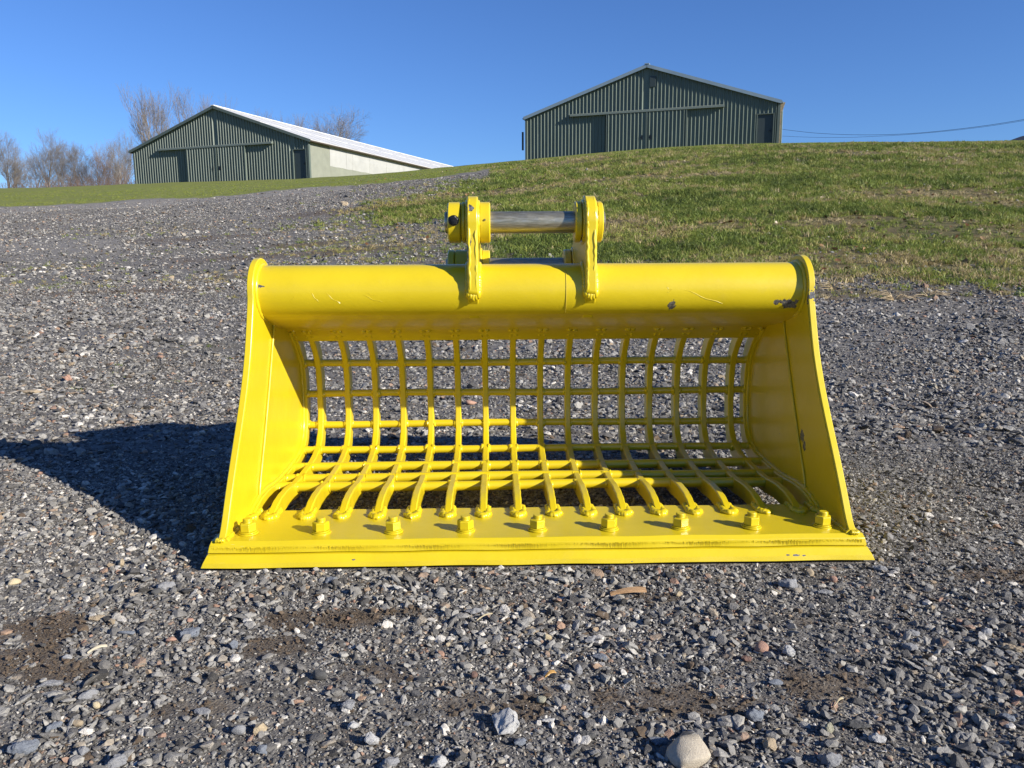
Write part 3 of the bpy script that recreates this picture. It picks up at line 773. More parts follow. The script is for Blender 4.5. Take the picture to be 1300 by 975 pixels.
for (x0, x1, kind) in ((-.1375, -.1145, 0), (.112, .1355, 1)):
    bm = bmesh.new(); prism_x(bm, ear_profile(), x0, x1)
    chs = [((x0+x1)/2-.006, PF[0]-.055, .665, .008, .02, .008), (x0+.004, PF[0]-.056, .60, .005, .02, .015), (x0+.002, PF[0]-.056, .575, .004, .02, .02)] if kind == 0 else [((x0+x1)/2-.006, PF[0]-.056, .482, .003, .02, .005)]
    mat = yellow_paint('yellow_paint_ear', chs)
    e = bm_obj('hanger_ear', bm, mat, bucket, True, 25, .003, 3)
    # rough flame-cut lip over the head of the ear
    bm = bmesh.new()
    xm = (x0+x1)/2
    for xx, a_lo, kk in ((x0+.004, 75, 1.0), (x1-.005, 95, .8)):
        pts = [(xx+random.uniform(-.001, .001), PF[0]+.0565*math.cos(a), PF[1]+.0525*math.sin(a)) for a in np.linspace(R(a_lo), R(195), 20)]
        pts += [(xx+random.uniform(-.0015, .0015), PF[0]-.0592-.002*t,   .61-.115*t) for t in np.linspace(0, 1, 14)]
        tube_pts(bm, pts, [.0036*kk*random.uniform(.6, 1.25) for _ in pts], 8)
    # fillet welds at the foot on both faces
    foot = [on_tube(0, a, 0)[1:] for a in np.linspace(0.02, 1.5, 40)]
    for xx in (x0, x1):
        tube_pts(bm, [(xx, y, z) for y, z in foot], [.0062*random.uniform(.85, 1.12) for _ in foot], 10)
    for q in range(5): blob(bm, (x0+.001+q*(x1-x0-.002)/4, TC[0]-TR-.0035, .487-.005*math.sin(q/4*math.pi)), (.0065, .007, .011), q+600)
    for (cc, rad) in ((PF, .044), (PB, .044)):
        for xx in (x0, x1):
            rp_ = [(xx, cc[0]+rad*math.cos(a), cc[1]+rad*math.sin(a)) for a in np.linspace(0, 6.2832, 50)]
            tube_pts(bm, rp_, [.0042*random.uniform(.8, 1.15) for _ in rp_], 8)
    tag(bm_obj('weld_bead', bm, M['weld'], e, True, 60), kind='stuff')
    for (cc, sp) in ((PF, ((-.150, -.141), (-.112, -.0885)) if kind == 0 else ((.0925, .107), (.139, .152))), (PB, ((-.177, -.141), (-.112, -.092)) if kind == 0 else ((.089, .107), (.139, .160)))):
        for (a0, a1) in sp:
            bm = bmesh.new(); boss(bm, cc, .0435, a0, a1); bm_obj('boss', bm, mat, e, True, 30)
# locking collars on the left, turned on the pin ends
def collar(c, x0, x1):
    bm = bmesh.new(); boss(bm, c, .0435, x0, x1)
    o = bm_obj('collar', bm, mn, bucket, True, 30)
    return o
c1 = collar(PF, -.179, -.1515)
cb = Matrix.Translation((-.1655, PF[0]-.043, PF[1]+.003)) @ Matrix.Rotation(R(90), 4, 'X')
bm = bmesh.new(); hexprism(bm, .0100, 0.0015, .009, .001, .2); disc(bm, .0112, 0, .0015, 24, .0003); tube_pts(bm, [(0, 0, .009), (0, 0, .0128)], .0050, 14); bm.transform(cb)
bm_obj('bolt', bm, M['black'], c1, False)
bm = bmesh.new(); disc(bm, .0022, 0, .002, 12, .0003); bm.transform(Matrix.Translation((-.100, PF[0]-.0435, PF[1]+.004)) @ Matrix.Rotation(R(90), 4, 'X'))
bm_obj('grease_nipple', bm, plain('nipple_metal', (.25, .2, .08), .5, .6), c1, False)
c2 = collar(PB, -.195, -.178)
bm = bmesh.new(); boss(bm, PF, .0232, -.186, .158, 40, .002)
for o_ in (bm_obj('pin', bm, M['steel'], bucket, True, 30),): pass
bm = bmesh.new(); boss(bm, PB, .0232, -.2, .168, 40, .002); bm_obj('pin', bm, M['steel'], bucket, True, 30)

# ------------------------------------------------------------ loose stones, wood chip, leaf
def stone_mat(name, cols, scale=18, veins=None, rough=.75):
    m = NT(name, rough, spec=.35); co = m.coord()
    f = m.noise(co, scale*2.2, 7, .68)
    st = [(0.25+.5*i/(len(cols)-1), c) for i, c in enumerate(cols)]
    c = m.ramp(f, st)
    c = m.mix(m.ramp(m.noise(co, scale*9, 5, .7), [(.30, (.5, .5, .5)), (.42, (0, 0, 0))]), c, tuple(x*.5 for x in cols[0]))
    if veins:
        k = m.ramp(m.noise(co, scale*1.5, 3, .5, 1.5), [(.485, (0, 0, 0)), (.5, (.8, .8, .8)), (.515, (0, 0, 0))]); c = m.mix(k, c, veins)
    m.base(c); m.bump(m.noise(co, scale*6, 6, .7), .6, .004); return m.m
SM = dict(grey=stone_mat('grey_limestone', [(.13, .135, .15), (.24, .245, .26), (.33, .335, .34)], veins=(.42, .42, .42)),
          blue=stone_mat('blue_slate', [(.085, .10, .13), (.16, .18, .215), (.24, .26, .29)], veins=(.4, .42, .45)),
          white=stone_mat('white_limestone', [(.26, .26, .26), (.42, .42, .42), (.58, .58, .57)]),
          cream=stone_mat('cream_cobble', [(.36, .315, .25), (.43, .38, .30), (.48, .43, .35)], 6),
          tan=stone_mat('tan_sandstone', [(.27, .21, .14), (.36, .29, .20), (.42, .35, .25)]),
          yel=stone_mat('pale_yellow_stone', [(.46, .38, .24), (.56, .48, .32)]),
          pink=stone_mat('pink_sandstone', [(.28, .16, .12), (.38, .23, .17), (.42, .28, .22)]),
          red=stone_mat('brown_red_stone', [(.13, .08, .065), (.19, .115, .09)]),
          dark=stone_mat('dark_shale', [(.055, .055, .055), (.085, .085, .085), (.13, .13, .13)]),
          olive=stone_mat('olive_grey_stone', [(.20, .195, .14), (.30, .29, .22), (.36, .35, .27)]))
def pxg(px, py, Z=0.0):
    return px, py
CLOUD = bpy.data.textures.new('chipping', 'CLOUDS'); CLOUD.noise_scale = .22; CLOUD.noise_depth = 3
def loose(X, Y, size, mat, label, shape=(1, .75, .55), rz=0, npts=22, rnd=.06, seed=None, sink=.25, tilt=(0, 0)):
    seed = seed if seed is not None else int(abs(X*7919)+abs(Y*104729)) % 9999
    me = hull_mesh('loose_stone', npts, shape, seed, SM[mat], rnd if rnd < .1 else 0)
    for p in me.polygons: p.use_smooth = True
    me.set_sharp_from_angle(angle=R(38 if rnd < .1 else 70))
    o = link(bpy.data.objects.new('loose_stone', me))
    h = shape[2]*size
    if rnd < .1:
        sb = o.modifiers.new('grain', 'SUBSURF'); sb.subdivision_type = 'SIMPLE'; sb.levels = 3; sb.render_levels = 3
        dm = o.modifiers.new('chipped', 'DISPLACE'); dm.texture = CLOUD; dm.texture_coords = 'LOCAL'; dm.strength = .16; dm.mid_level = .5
        for p in me.polygons: p.use_smooth = True
        for e_ in me.edges: e_.use_edge_sharp = False
    if rnd >= .1:
        sb = o.modifiers.new('rounding', 'SUBSURF'); sb.levels = 3; sb.render_levels = 3; size *= 1.22
    o.scale = (size, size, size); o.rotation_euler = (tilt[0], tilt[1], rz)
    o.location = (X, Y, float(Hf(np.array([X]), np.array([Y]))[0]) + h*(.5-sink) + .002)
    tag(o, label, 'stone')
    return o
loose(0.199, 0.802, 0.0496, 'cream', 'big smooth cream cobble half out of the frame at the bottom edge', (1, 0.84, 0.6), 0.5, rnd=0.11, npts=60)
loose(-0.012, 0.861, 0.0411, 'white', 'knobbly white limestone rock left of the big cream cobble', (1, 0.95, 0.8), 0.4, rnd=0.03)
loose(0.006, 0.83, 0.019, 'blue', 'blue-grey chip wedged against the foot of the knobbly white rock', (1, 0.6, 0.5), 0.6, rnd=0.04)
loose(-0.574, 0.824, 0.0375, 'blue', 'large angular blue-grey slate rock in the bottom left corner', (1, 0.7, 0.5), 0.5, rnd=0.04)
loose(-0.559, 0.934, 0.0297, 'grey', 'wedge-shaped grey rock just behind the small cream pebble at lower left', (1, 0.55, 0.5), 0.8, rnd=0.04)
loose(-0.564, 0.867, 0.0257, 'blue', 'long thin blue slate lying beyond the bottom left rock', (1, 0.4, 0.4), 0.9, rnd=0.03)
loose(-0.536, 0.91, 0.0124, 'yel', 'small cream pebble touching the grey wedge rock at lower left', (1, 0.9, 0.8), 0.1, rnd=0.1)
loose(-0.539, 0.873, 0.0139, 'tan', 'squarish tan pebble between the long blue slate and the cream pebble', (1, 0.8, 0.7), 0.2, rnd=0.1)
loose(-0.493, 1.102, 0.0367, 'blue', 'flat blue-grey rock below the left end of the bucket lip', (1, 0.8, 0.4), 0.7, rnd=0.04)
loose(-0.515, 1.08, 0.0156, 'pink', 'round salmon pink pebble touching the flat blue-grey rock', (1, 0.8, 0.6), 0.1, rnd=0.1)
loose(-0.514, 1.146, 0.0128, 'pink', 'small orange-pink pebble above the flat blue-grey rock', (1, 0.8, 0.6), 0.1, rnd=0.1)
loose(-0.606, 1.268, 0.0363, 'grey', 'veined grey rock just off the left corner of the bucket lip', (1, 0.6, 0.5), 0.5, rnd=0.04)
loose(-0.614, 1.252, 0.0194, 'dark', 'dark rounded pebble beside the veined grey rock', (1, 0.9, 0.6), 0.5, rnd=0.1)
loose(-0.886, 1.295, 0.0243, 'yel', 'oval cream pebble at the left edge in front of the bucket shadow', (1, 0.6, 0.5), 0.7, rnd=0.1)
loose(-0.592, 1.103, 0.0247, 'blue', 'flat oval blue-grey stone in front of the tan flake cluster', (1, 0.6, 0.4), 0.1, rnd=0.1)
loose(-0.666, 1.156, 0.0257, 'tan', 'pale tan flake resting on gravel at left, pointing left', (1, 0.6, 0.35), 0.3, rnd=0.04)
loose(-0.636, 1.143, 0.0255, 'tan', 'thin buff flake overlapping the pale tan flake', (1, 0.35, 0.3), -0.6, rnd=0.03)
loose(-0.642, 1.033, 0.0163, 'white', 'small white oval pebble in brown mud at left', (1, 0.6, 0.5), 0, rnd=0.1)
loose(-0.414, 1.06, 0.0189, 'blue', 'upright blue-grey chip standing near the dark hole at left of centre', (0.8, 0.5, 1), 0.3, rnd=0.04)
loose(-0.394, 0.897, 0.0265, 'grey', 'flat rectangular grey slab at lower left of centre', (1, 0.45, 0.3), -0.1, rnd=0.04)
loose(-0.454, 0.797, 0.0257, 'grey', 'pale grey boulder chip at the bottom edge right of the blue rock', (1, 0.8, 0.6), 0.5, rnd=0.05)
loose(-0.501, 0.814, 0.0188, 'grey', 'triangular grey chip between the two bottom left rocks', (0.8, 0.7, 0.8), 0.5, rnd=0.03)
loose(-0.334, 0.855, 0.0176, 'grey', 'rounded grey pebble below the flat rectangular slab', (1, 0.8, 0.8), 0.5, rnd=0.1)
loose(-0.625, 0.963, 0.0346, 'grey', 'long narrow grey slab sunk in the mud at lower left', (1, 0.35, 0.25), 0.35, rnd=0.04)
loose(-0.266, 0.977, 0.0253, 'dark', 'smooth dark grey oval stone left of centre casting a shadow', (1, 0.7, 0.6), -0.6, rnd=0.1)
loose(-0.169, 0.833, 0.0228, 'white', 'pale blocky stone with a shadow at its left, bottom centre-left', (0.9, 0.8, 0.9), 0.4, rnd=0.04)
loose(-0.198, 0.865, 0.0198, 'white', 'sharp whitish shard next to the pale blocky stone', (1, 0.6, 0.5), 0.7, rnd=0.03)
loose(-0.211, 0.905, 0.0247, 'grey', 'speckled grey stone above the whitish shard', (1, 0.7, 0.6), 0.1, rnd=0.06)
loose(-0.141, 0.794, 0.0236, 'grey', 'grey stone cut by the bottom edge below the pale blocky stone', (1, 0.7, 0.5), 0.1, rnd=0.05)
loose(-0.086, 0.794, 0.0254, 'white', 'light grey stone cut by the bottom edge left of centre', (1, 0.7, 0.6), 0.1, rnd=0.05)
loose(-0.293, 0.818, 0.0169, 'blue', 'blue-grey pebble at the bottom, alone between slab and shard', (1, 0.9, 0.7), 0.1, rnd=0.08)
loose(-0.323, 1.297, 0.0286, 'blue', 'blue-grey chip close under the bucket lip at left of centre', (1, 0.6, 0.4), 0.7, rnd=0.04)
loose(-0.063, 1.17, 0.0285, 'grey', 'flat pale grey stone below the middle of the bucket lip', (1, 0.55, 0.4), 0, rnd=0.07)
loose(-0.125, 0.969, 0.0196, 'dark', 'flat dark disc-like stone at lower centre', (1, 0.8, 0.3), 0, rnd=0.1)
loose(-0.055, 0.978, 0.0132, 'red', 'reddish brown pebble right of the flat dark disc-like stone', (1, 0.8, 0.7), 0, rnd=0.1)
loose(0.085, 0.844, 0.0329, 'dark', 'long flat dark shale slab between the white rock and cream cobble', (1, 0.42, 0.22), -0.1, rnd=0.06)
loose(0.17, 0.83, 0.0285, 'blue', 'notched blue-grey rock at the upper left of the big cream cobble', (1, 0.4, 0.4), 0, rnd=0.03)
loose(0.3, 0.879, 0.028, 'blue', 'dark blue-grey rock standing alone at lower right of centre', (1, 0.75, 0.6), 0.1, rnd=0.04)
loose(0.042, 0.874, 0.0218, 'white', 'thin whitish bone-shaped stone right of the knobbly white rock', (1, 0.3, 0.3), 0.1, rnd=0.05)
loose(0.069, 0.947, 0.0171, 'white', 'small whitish stone directly above the bone-shaped stone', (1, 0.7, 0.6), -0.4, rnd=0.06)
loose(0.036, 0.918, 0.0146, 'olive', 'round speckled olive pebble near the bone-shaped stone', (1, 0.9, 0.7), 0, rnd=0.1)
loose(0.09, 0.885, 0.0141, 'white', 'pale pointed chip above the long dark shale slab', (1, 0.7, 0.6), -0.7, rnd=0.03)
loose(0.125, 1.024, 0.0254, 'blue', 'bluish flat chip right of centre beyond the orange leaf', (1, 0.5, 0.4), -0.3, rnd=0.04)
loose(0.089, 0.985, 0.02, 'grey', 'upright grey chip beside the bluish flat chip', (0.7, 0.6, 0.9), 0, rnd=0.04)
loose(0.115, 1.073, 0.0241, 'grey', 'grey-blue triangular chip below the wood splinter', (1, 0.6, 0.5), 0.6, rnd=0.04)
loose(0.264, 0.989, 0.0189, 'blue', 'glossy blue-white chip right of centre', (1, 0.5, 0.5), -0.5, rnd=0.03)
loose(0.331, 1.02, 0.0206, 'red', 'flat reddish brown stone right of centre', (1, 0.7, 0.4), -0.3, rnd=0.07)
loose(0.36, 1.044, 0.0235, 'pink', 'rounded tan-pink stone touching the reddish brown one', (0.9, 0.9, 0.8), 0.3, rnd=0.1)
loose(0.051, 1.083, 0.0134, 'yel', 'pale yellow pebble in front of the wood splinter', (1, 0.9, 0.8), 0, rnd=0.1)
loose(0.477, 1.265, 0.0391, 'grey', 'broad grey rock under the right part of the bucket lip', (1, 0.75, 0.5), 0.1, rnd=0.05)
loose(0.534, 1.315, 0.0174, 'tan', 'tan round pebble touching the bucket lip near its right end', (1, 0.9, 0.8), 0, rnd=0.1)
loose(0.567, 1.287, 0.017, 'pink', 'pinkish oval pebble right of the tan round pebble', (1, 0.8, 0.8), 0, rnd=0.1)
loose(0.531, 1.236, 0.0301, 'grey', 'flat grey stone below the pinkish oval pebble', (1, 0.4, 0.3), 0, rnd=0.06)
loose(0.67, 1.334, 0.0323, 'grey', 'flat pale stone beside the right corner of the bucket lip', (1, 0.5, 0.35), -0.2, rnd=0.06)
loose(0.397, 1.034, 0.0209, 'white', 'whitish rough rock right of centre among fine grey gravel', (1, 0.95, 0.8), 0, rnd=0.03)
loose(0.352, 0.956, 0.0195, 'blue', 'pale bluish oval pebble below the whitish rough rock', (1, 0.6, 0.4), 0, rnd=0.1)
loose(0.378, 0.851, 0.0194, 'olive', 'upright olive-grey stone at lower right', (0.85, 0.8, 1), 0.2, rnd=0.08)
loose(0.299, 0.82, 0.0206, 'tan', 'tan stone near the bottom edge right of the cream cobble', (0.9, 0.9, 0.8), 0.2, rnd=0.08)
loose(0.358, 0.791, 0.0272, 'grey', 'mottled grey rock cut by the bottom edge at right', (1, 0.7, 0.7), 0, rnd=0.06)
loose(0.43, 0.832, 0.0228, 'white', 'pale angular chip right of the olive-grey stone', (1, 0.6, 0.5), -0.2, rnd=0.03)
loose(0.418, 0.858, 0.0353, 'dark', 'dark flat stone behind the pale angular chip', (1, 0.5, 0.3), -0.2, rnd=0.06)
loose(0.722, 1.042, 0.0372, 'tan', 'striped tan driftwood-like stone at the far right', (1, 0.4, 0.35), -0.6, rnd=0.05)
loose(0.654, 0.926, 0.0179, 'pink', 'pinkish white pebble at the far right edge below the striped stone', (1, 0.7, 0.6), -0.5, rnd=0.08)
loose(0.677, 1.172, 0.0194, 'tan', 'buff pebble in the gravel right of the bucket, above a white one', (1, 0.7, 0.6), -0.3, rnd=0.08)
loose(0.716, 1.089, 0.0206, 'white', 'whitish lumpy pebble near the right edge', (1, 0.8, 0.7), 0, rnd=0.08)
loose(0.604, 1.091, 0.0243, 'grey', 'oval light grey stone right of the bucket, above its larger twin', (1, 0.6, 0.45), -0.4, rnd=0.08)
loose(0.579, 1.048, 0.027, 'grey', 'larger oval grey stone below its smaller twin at right', (1, 0.6, 0.45), -0.2, rnd=0.08)
loose(0.611, 0.873, 0.0198, 'blue', 'bluish angular chip near the right edge at the bottom', (1, 0.7, 0.5), -0.5, rnd=0.04)
loose(-2.029, 3.198, 0.1148, 'tan', 'flat tan sandstone slab on the gravel left of the bucket, above the shadow', (1, 0.45, 0.22), -0.05, rnd=0.05)
loose(-2.026, 3.48, 0.0514, 'pink', 'pinkish brown stone just behind the flat tan slab', (1, 0.8, 0.7), 0, rnd=0.07)
loose(-0.153, 2.93, 0.0589, 'pink', 'reddish oval stone on the ground seen through the bucket grid', (1, 0.7, 0.4), 0.2, rnd=0.1)
loose(-1.452, 2.493, 0.0424, 'grey', 'flat stone lying in the bucket shadow near its upper edge', (1, 0.5, 0.35), 0.2, rnd=0.06)

# wood splinter, dead leaf, pale twig
m = NT('weathered_wood', .75, spec=.2); co = m.coord(); mp = m.n('ShaderNodeMapping'); mp.inputs['Scale'].default_value = (12, 160, 160); m.l(co, mp.inputs[0])
f = m.noise(mp.outputs[0], 3, 6, .7); m.base(m.ramp(f, [(.3, (.17, .095, .045)), (.5, (.34, .21, .115)), (.7, (.48, .34, .20))])); m.bump(f, .7, .002); MW = m.m
def splinter(X, Y, ln, wd, rz, mat, label, cat, name, th=.005):
    bm = bmesh.new(); rings = []
    r = random.Random(int(X*1000))
    for i in range(9):
        t = i/8; w0 = wd*(.45+.6*t if t < .8 else .95-.3*(t-.8)*5*r.random())*(1+.1*r.uniform(-1, 1)); x = (t-.5)*ln; b = .0035*math.sin(t*3.1)
        rings.append([bm.verts.new(p) for p in ((x, -w0/2, b), (x+.001, w0/2, b), (x, w0*.45, b+th), (x-.001, -w0*.42, b+th*.9))])
    for i in range(8):
        for k in range(4): bm.faces.new((rings[i][k], rings[i][(k+1) % 4], rings[i+1][(k+1) % 4], rings[i+1][k]))
    bm.faces.new(rings[0][::-1]); bm.faces.new(rings[-1])
    o = bm_obj(name, bm, mat); o.location = (X, Y, float(Hf([X], [Y])[0])+.006); o.rotation_euler = (.1, -.06, rz); tag(o, label, cat); return o
splinter(.195, 1.231, .062, .012, .13, MW, 'orange-brown splinter of wood lying on gravel in front of the bucket lip', 'wood splinter', 'wood_splinter')
splinter(-.608, 1.049, .026, .0035, .75, plain('pale_twig', (.45, .40, .30), .7), 'short pale twig on the gravel at lower left', 'twig', 'twig', .003)
o = splinter(.05, .975, .018, .006, .6, plain('orange_leaf', (.42, .24, .07), .6), 'small curled orange-brown leaf on the gravel at bottom centre', 'leaf', 'dead_leaf', .0015)
for (x_, y_, l_, r_, t_) in ((-.045, 1.145, .03, .65, 'thin pale twig left of the flat pale stone below the lip'), (.415, .905, .022, .7, 'thin straw-coloured stem on the gravel at lower right'), (.44, 1.235, .028, -.8, 'thin stem lying left of the broad grey rock under the lip')):
    splinter(x_, y_, l_, .002, r_, plain('straw', (.40, .34, .22), .7), t_, 'stem', 'dry_stem', .0018)

# brown rock far up the yard and a spray of dead grass
def far_rock(X, Y, s, mat, label, shape, rz=0):
    return loose(X, Y, s, mat, label, shape, rz, rnd=.07, sink=.3)
far_rock(*uY(437, 20.5), .30, 'tan', 'brown rounded rock on the upper gravel slope right of the dirt track', (1, .8, .6))
far_rock(*uY(443, 24.0), .30, 'dark', 'dark rock at the top edge of the gravel slope', (1, .7, .4))
ms = grass_mat('straw_blades', [(0, (.35, .28, .16)), (1, (.5, .42, .27))])
mstraw = plain('straw_clump', (.42, .33, .20), .7, var=.3, bump=0)
r = random.Random(5)
def spray(X, Y, n, ln, label, seed):
    r = random.Random(seed); bm = bmesh.new()
    for i in range(n):
        a = r.uniform(-.5, math.pi+.5); l = ln*r.uniform(.4, 1); h = l*r.uniform(.05, .45)
        tube_pts(bm, [(0, 0, 0), (l*.4*math.cos(a), l*.4*math.sin(a)*.6-.02, h), (l*math.cos(a), l*math.sin(a)*.6-.04, h*r.uniform(.2, 1.1))], [.004, .003, .001], 4)
    o = bm_obj('dead_grass_tuft', bm, mstraw); o.location = (X, Y, float(Hf([X], [Y])[0])); tag(o, label, 'dead grass'); return o
spray(*uY(1148, 5.9), 40, .19, 'straw-coloured dead grass tuft lying flat at the foot of the bank right of the bucket', 3)
spray(*uY(1192, 6.1), 26, .2, 'thin upright dead grass tuft right of the flat straw-coloured one', 8)
spray(*uY(1068, 6.5), 30, .16, 'pale dead grass tuft just right of the bucket top corner', 11)

# ------------------------------------------------------------ barns
def barn_mat(name, c):
    m = NT(name, .5, spec=.4); co = m.coord()
    mp = m.n('ShaderNodeMapping'); mp.inputs['Scale'].default_value = (1.5, 1.5, .25); m.l(co, mp.inputs[0])
    f = m.noise(mp.outputs[0], 2.2, 6, .65)
    col = m.ramp(f, [(.3, tuple(x*.86 for x in c)), (.7, tuple(x*1.12 for x in c))])
    # chalky streaks low on the wall
    g = m.noise(mp.outputs[0], 9, 4, .7); col = m.mix(m.ramp(g, [(.55, (0, 0, 0)), (.8, (.35, .35, .35))]), col, (.26, .30, .27))
    m.base(col); return m.m
MBG = barn_mat('green_sheeting', (.118, .150, .128))
MBT = barn_mat('green_trim', (.092, .118, .104))
MDOOR = plain('dark_green_door', (.030, .044, .046), .5, var=.12, nscale=2, bump=0)
MROOF = plain('white_roofing', (.55, .555, .55), .5, var=.08, nscale=1.2, bump=0)
MROOF2 = plain('blue_grey_trim', (.20, .27, .33), .4, var=.1, nscale=1, bump=0)
MSIDE = plain('pale_green_siding', (.205, .218, .178), .6, var=.10, nscale=1.5, bump=0)
MPANEL = plain('translucent_panel', (.36, .365, .35), .35, var=.10, nscale=.8, bump=0)
MGUT = plain('brown_eave_gap', (.06, .045, .035), .8, var=.2, bump=0)
MRUST = plain('weathered_post', (.30, .24, .16), .8, var=.3, bump=0)
W, WALL = 17.5, 2.9
def corrug(bm, s0, s1, zb, zt, y, pitch=.262, dep=.085, thick=.03, phase=0):
    """trapezoid-ribbed sheet in the plane y, from s0 to s1; zb, zt: functions of s"""
    xs = []
    s = s0
    k = 0
    xs.append((s0, 0))
    k0 = math.ceil((s0-phase)/pitch)
    p = phase+k0*pitch
    while p+.12 < s1:
        xs += [(p, 0), (p+.03, -dep), (p+.07, -dep), (p+.115, 0)]
        p += pitch
    xs.append((s1, 0))
    rows = []
    for (a, d) in xs:
        rows.append([bm.verts.new((a, y+d, zb(a))), bm.verts.new((a, y+d, zt(a))), bm.verts.new((a, y+thick, zt(a))), bm.verts.new((a, y+thick, zb(a)))])
    for i in range(len(rows)-1):
        for q in range(4):
            bm.faces.new((rows[i][q], rows[i][(q+1) % 4], rows[i+1][(q+1) % 4], rows[i+1][q]))
    bm.faces.new(rows[0][::-1]); bm.faces.new(rows[-1])
def make_barn(label, origin, ang, rise, length, rail, leaves, pdoor, side):
    b = empty('metal_barn', origin, ang, label, 'barn')
    gable = lambda s: WALL + rise*(1-abs(s-W/2)/(W/2))
    base = lambda s: -.6
    # gable wall built as sheets round the openings
    bm = bmesh.new()
    d0, d1, dh = pdoor
    corrug(bm, 0.0, W/2, base, lambda s: gable(s)-.03, 0)
    corrug(bm, W/2+.002, d0, base, lambda s: gable(s)-.03, 0)
    corrug(bm, d0+.002, d1, lambda s: dh, lambda s: gable(s)-.03, 0)
    corrug(bm, d1+.002, W, base, lambda s: gable(s)-.03, 0)
    wall = bm_obj('gable_wall', bm, MBG, b)
    bm = bmesh.new(); add_box(bm, d0+.02, d1-.02, .02, .07, -.4, dh-.01)
    pd = bm_obj('door', bm, MDOOR, b, bevel=.01)
    bm = bmesh.new(); add_box(bm, d0-.05, d0+.02, -.09, .06, -.4, dh+.05); add_box(bm, d1-.02, d1+.05, -.09, .06, -.4, dh+.05); add_box(bm, d0+.021, d1-.021, -.085, .06, dh-.009, dh+.05)
    bm_obj('door_frame', bm, MBT, pd)
    bm = bmesh.new(); add_box(bm, d1-.30, d1-.12, -.04, .021, 1.0, 1.05); add_box(bm, d1-.16, d1-.12, -.03, .022, .93, 1.12); bm_obj('handle', bm, M['black'], pd)
    # sliding door leaves hung from a covered rail
    r0, r1, rz = rail
    bm = bmesh.new(); add_box(bm, r0, r1, -.30, -.065, rz-.10, rz+.10)
    for vz in [bm.verts[:]]:
        for v in vz:
            if v.co.y < -.2 and v.co.z > rz: v.co.z -= .07
    rail_o = bm_obj('door_rail', bm, plain('rail_cover', (.15, .18, .16), .45, var=.1, bump=0), b)
    for (a0, a1) in leaves:
        bm = bmesh.new(); corrug(bm, a0, a1, lambda s: -.5, lambda s: rz-.12, -.20, phase=.05)
        lf = bm_obj('sliding_door', bm, MBG, b)
        bm = bmesh.new(); add_box(bm, a0+.0, a0+.05, -.295, -.165, -.5, rz-.125); bm_obj('door_stile', bm, MBT, lf)
        bm = bmesh.new(); add_box(bm, a1-.05, a1-.001, -.296, -.166, -.5, rz-.126); bm_obj('door_stile', bm, MBT, lf)
    mid = leaves[0][1]
    for sx in (-.3, .3):
        bm = bmesh.new(); add_box(bm, mid+sx-.03, mid+sx+.03, -.30, -.20, .85, 1.15); add_box(bm, mid+sx-.12, mid+sx-.04, -.29, -.21, .95, 1.0)
        bm_obj('handle', bm, M['black'], b)
    # corner trims
    for (a0, a1) in ((-.10, .06), (W-.06, W+.10)):
        bm = bmesh.new(); add_box(bm, a0, a1, -.10, .12, -.6, WALL-.08); bm_obj('corner_trim', bm, MBT, b)
    # side walls, back wall
    for sx in (0, 1):
        xw = W if sx else 0
        x0, x1 = (xw-.10, xw-.002) if sx else (xw+.002, xw+.10)
        if sx and side:
            n_ = 10; seg = 3.1
            bm = bmesh.new(); y = .12
            # pale sheets on the first bay
            for (y0, y1) in ((.125, 1.95), (1.955, 3.1)):
                bm2 = bmesh.new(); add_box(bm2, x0, x1+.01, y0, y1, -3, WALL-.06); bm_obj('siding_sheet', bm2, MSIDE, b, bevel=.01)
            bm.free()
            y = 3.105
            while y < length-.1:
                y1 = min(y+3.05, length-.1)
                bm2 = bmesh.new(); add_box(bm2, x0, x1+.012, y, y1-.006, -3, 1.17); 
                bm_obj('siding_sheet', bm2, MSIDE, b, bevel=.01)
                y = y1
            y = 3.0; k = 0
            while y < length-.2:
                y1 = min(y + (2.55, 1.0, 2.9, 3.1)[k % 4], length-.1)
                bm2 = bmesh.new(); z0 = 1.14
                vs = []
                N = 4
                for i in range(N+1):
                    yy = y+(y1-y)*i/N
                    for (xx, zz) in ((x1+.018, z0+.02*math.sin(yy*3)), (x1+.045+.015*math.sin(yy*2.1), (z0+WALL)/2), (x1+.02, WALL-.10), (x0, WALL-.10), (x0, z0)): vs.append(bm2.verts.new((xx, yy-(0.02 if i == N else 0), zz)))
                for i in range(N):
                    for q in range(5): bm2.faces.new((vs[i*5+q], vs[i*5+(q+1) % 5], vs[i*5+5+(q+1) % 5], vs[i*5+5+q]))
                bm2.faces.new(vs[:5][::-1]); bm2.faces.new(vs[-5:])
                bm_obj('translucent_panel', bm2, MPANEL, b); y = y1; k += 1
            bm = bmesh.new(); add_box(bm, W-.05, W+.10, .13, length, WALL-.099, WALL-.005); bm_obj('eave_board', bm, MGUT, b)
        else:
            bm = bmesh.new(); add_box(bm, x0, x1, .125, length, -3, WALL-.06); bm_obj('side_wall', bm, MSIDE if sx else MBG, b)
    bm = bmesh.new(); add_box(bm, .05, W-.05, length-.1, length, -3, WALL-.1); bm_obj('back_wall', bm, MBG, b)
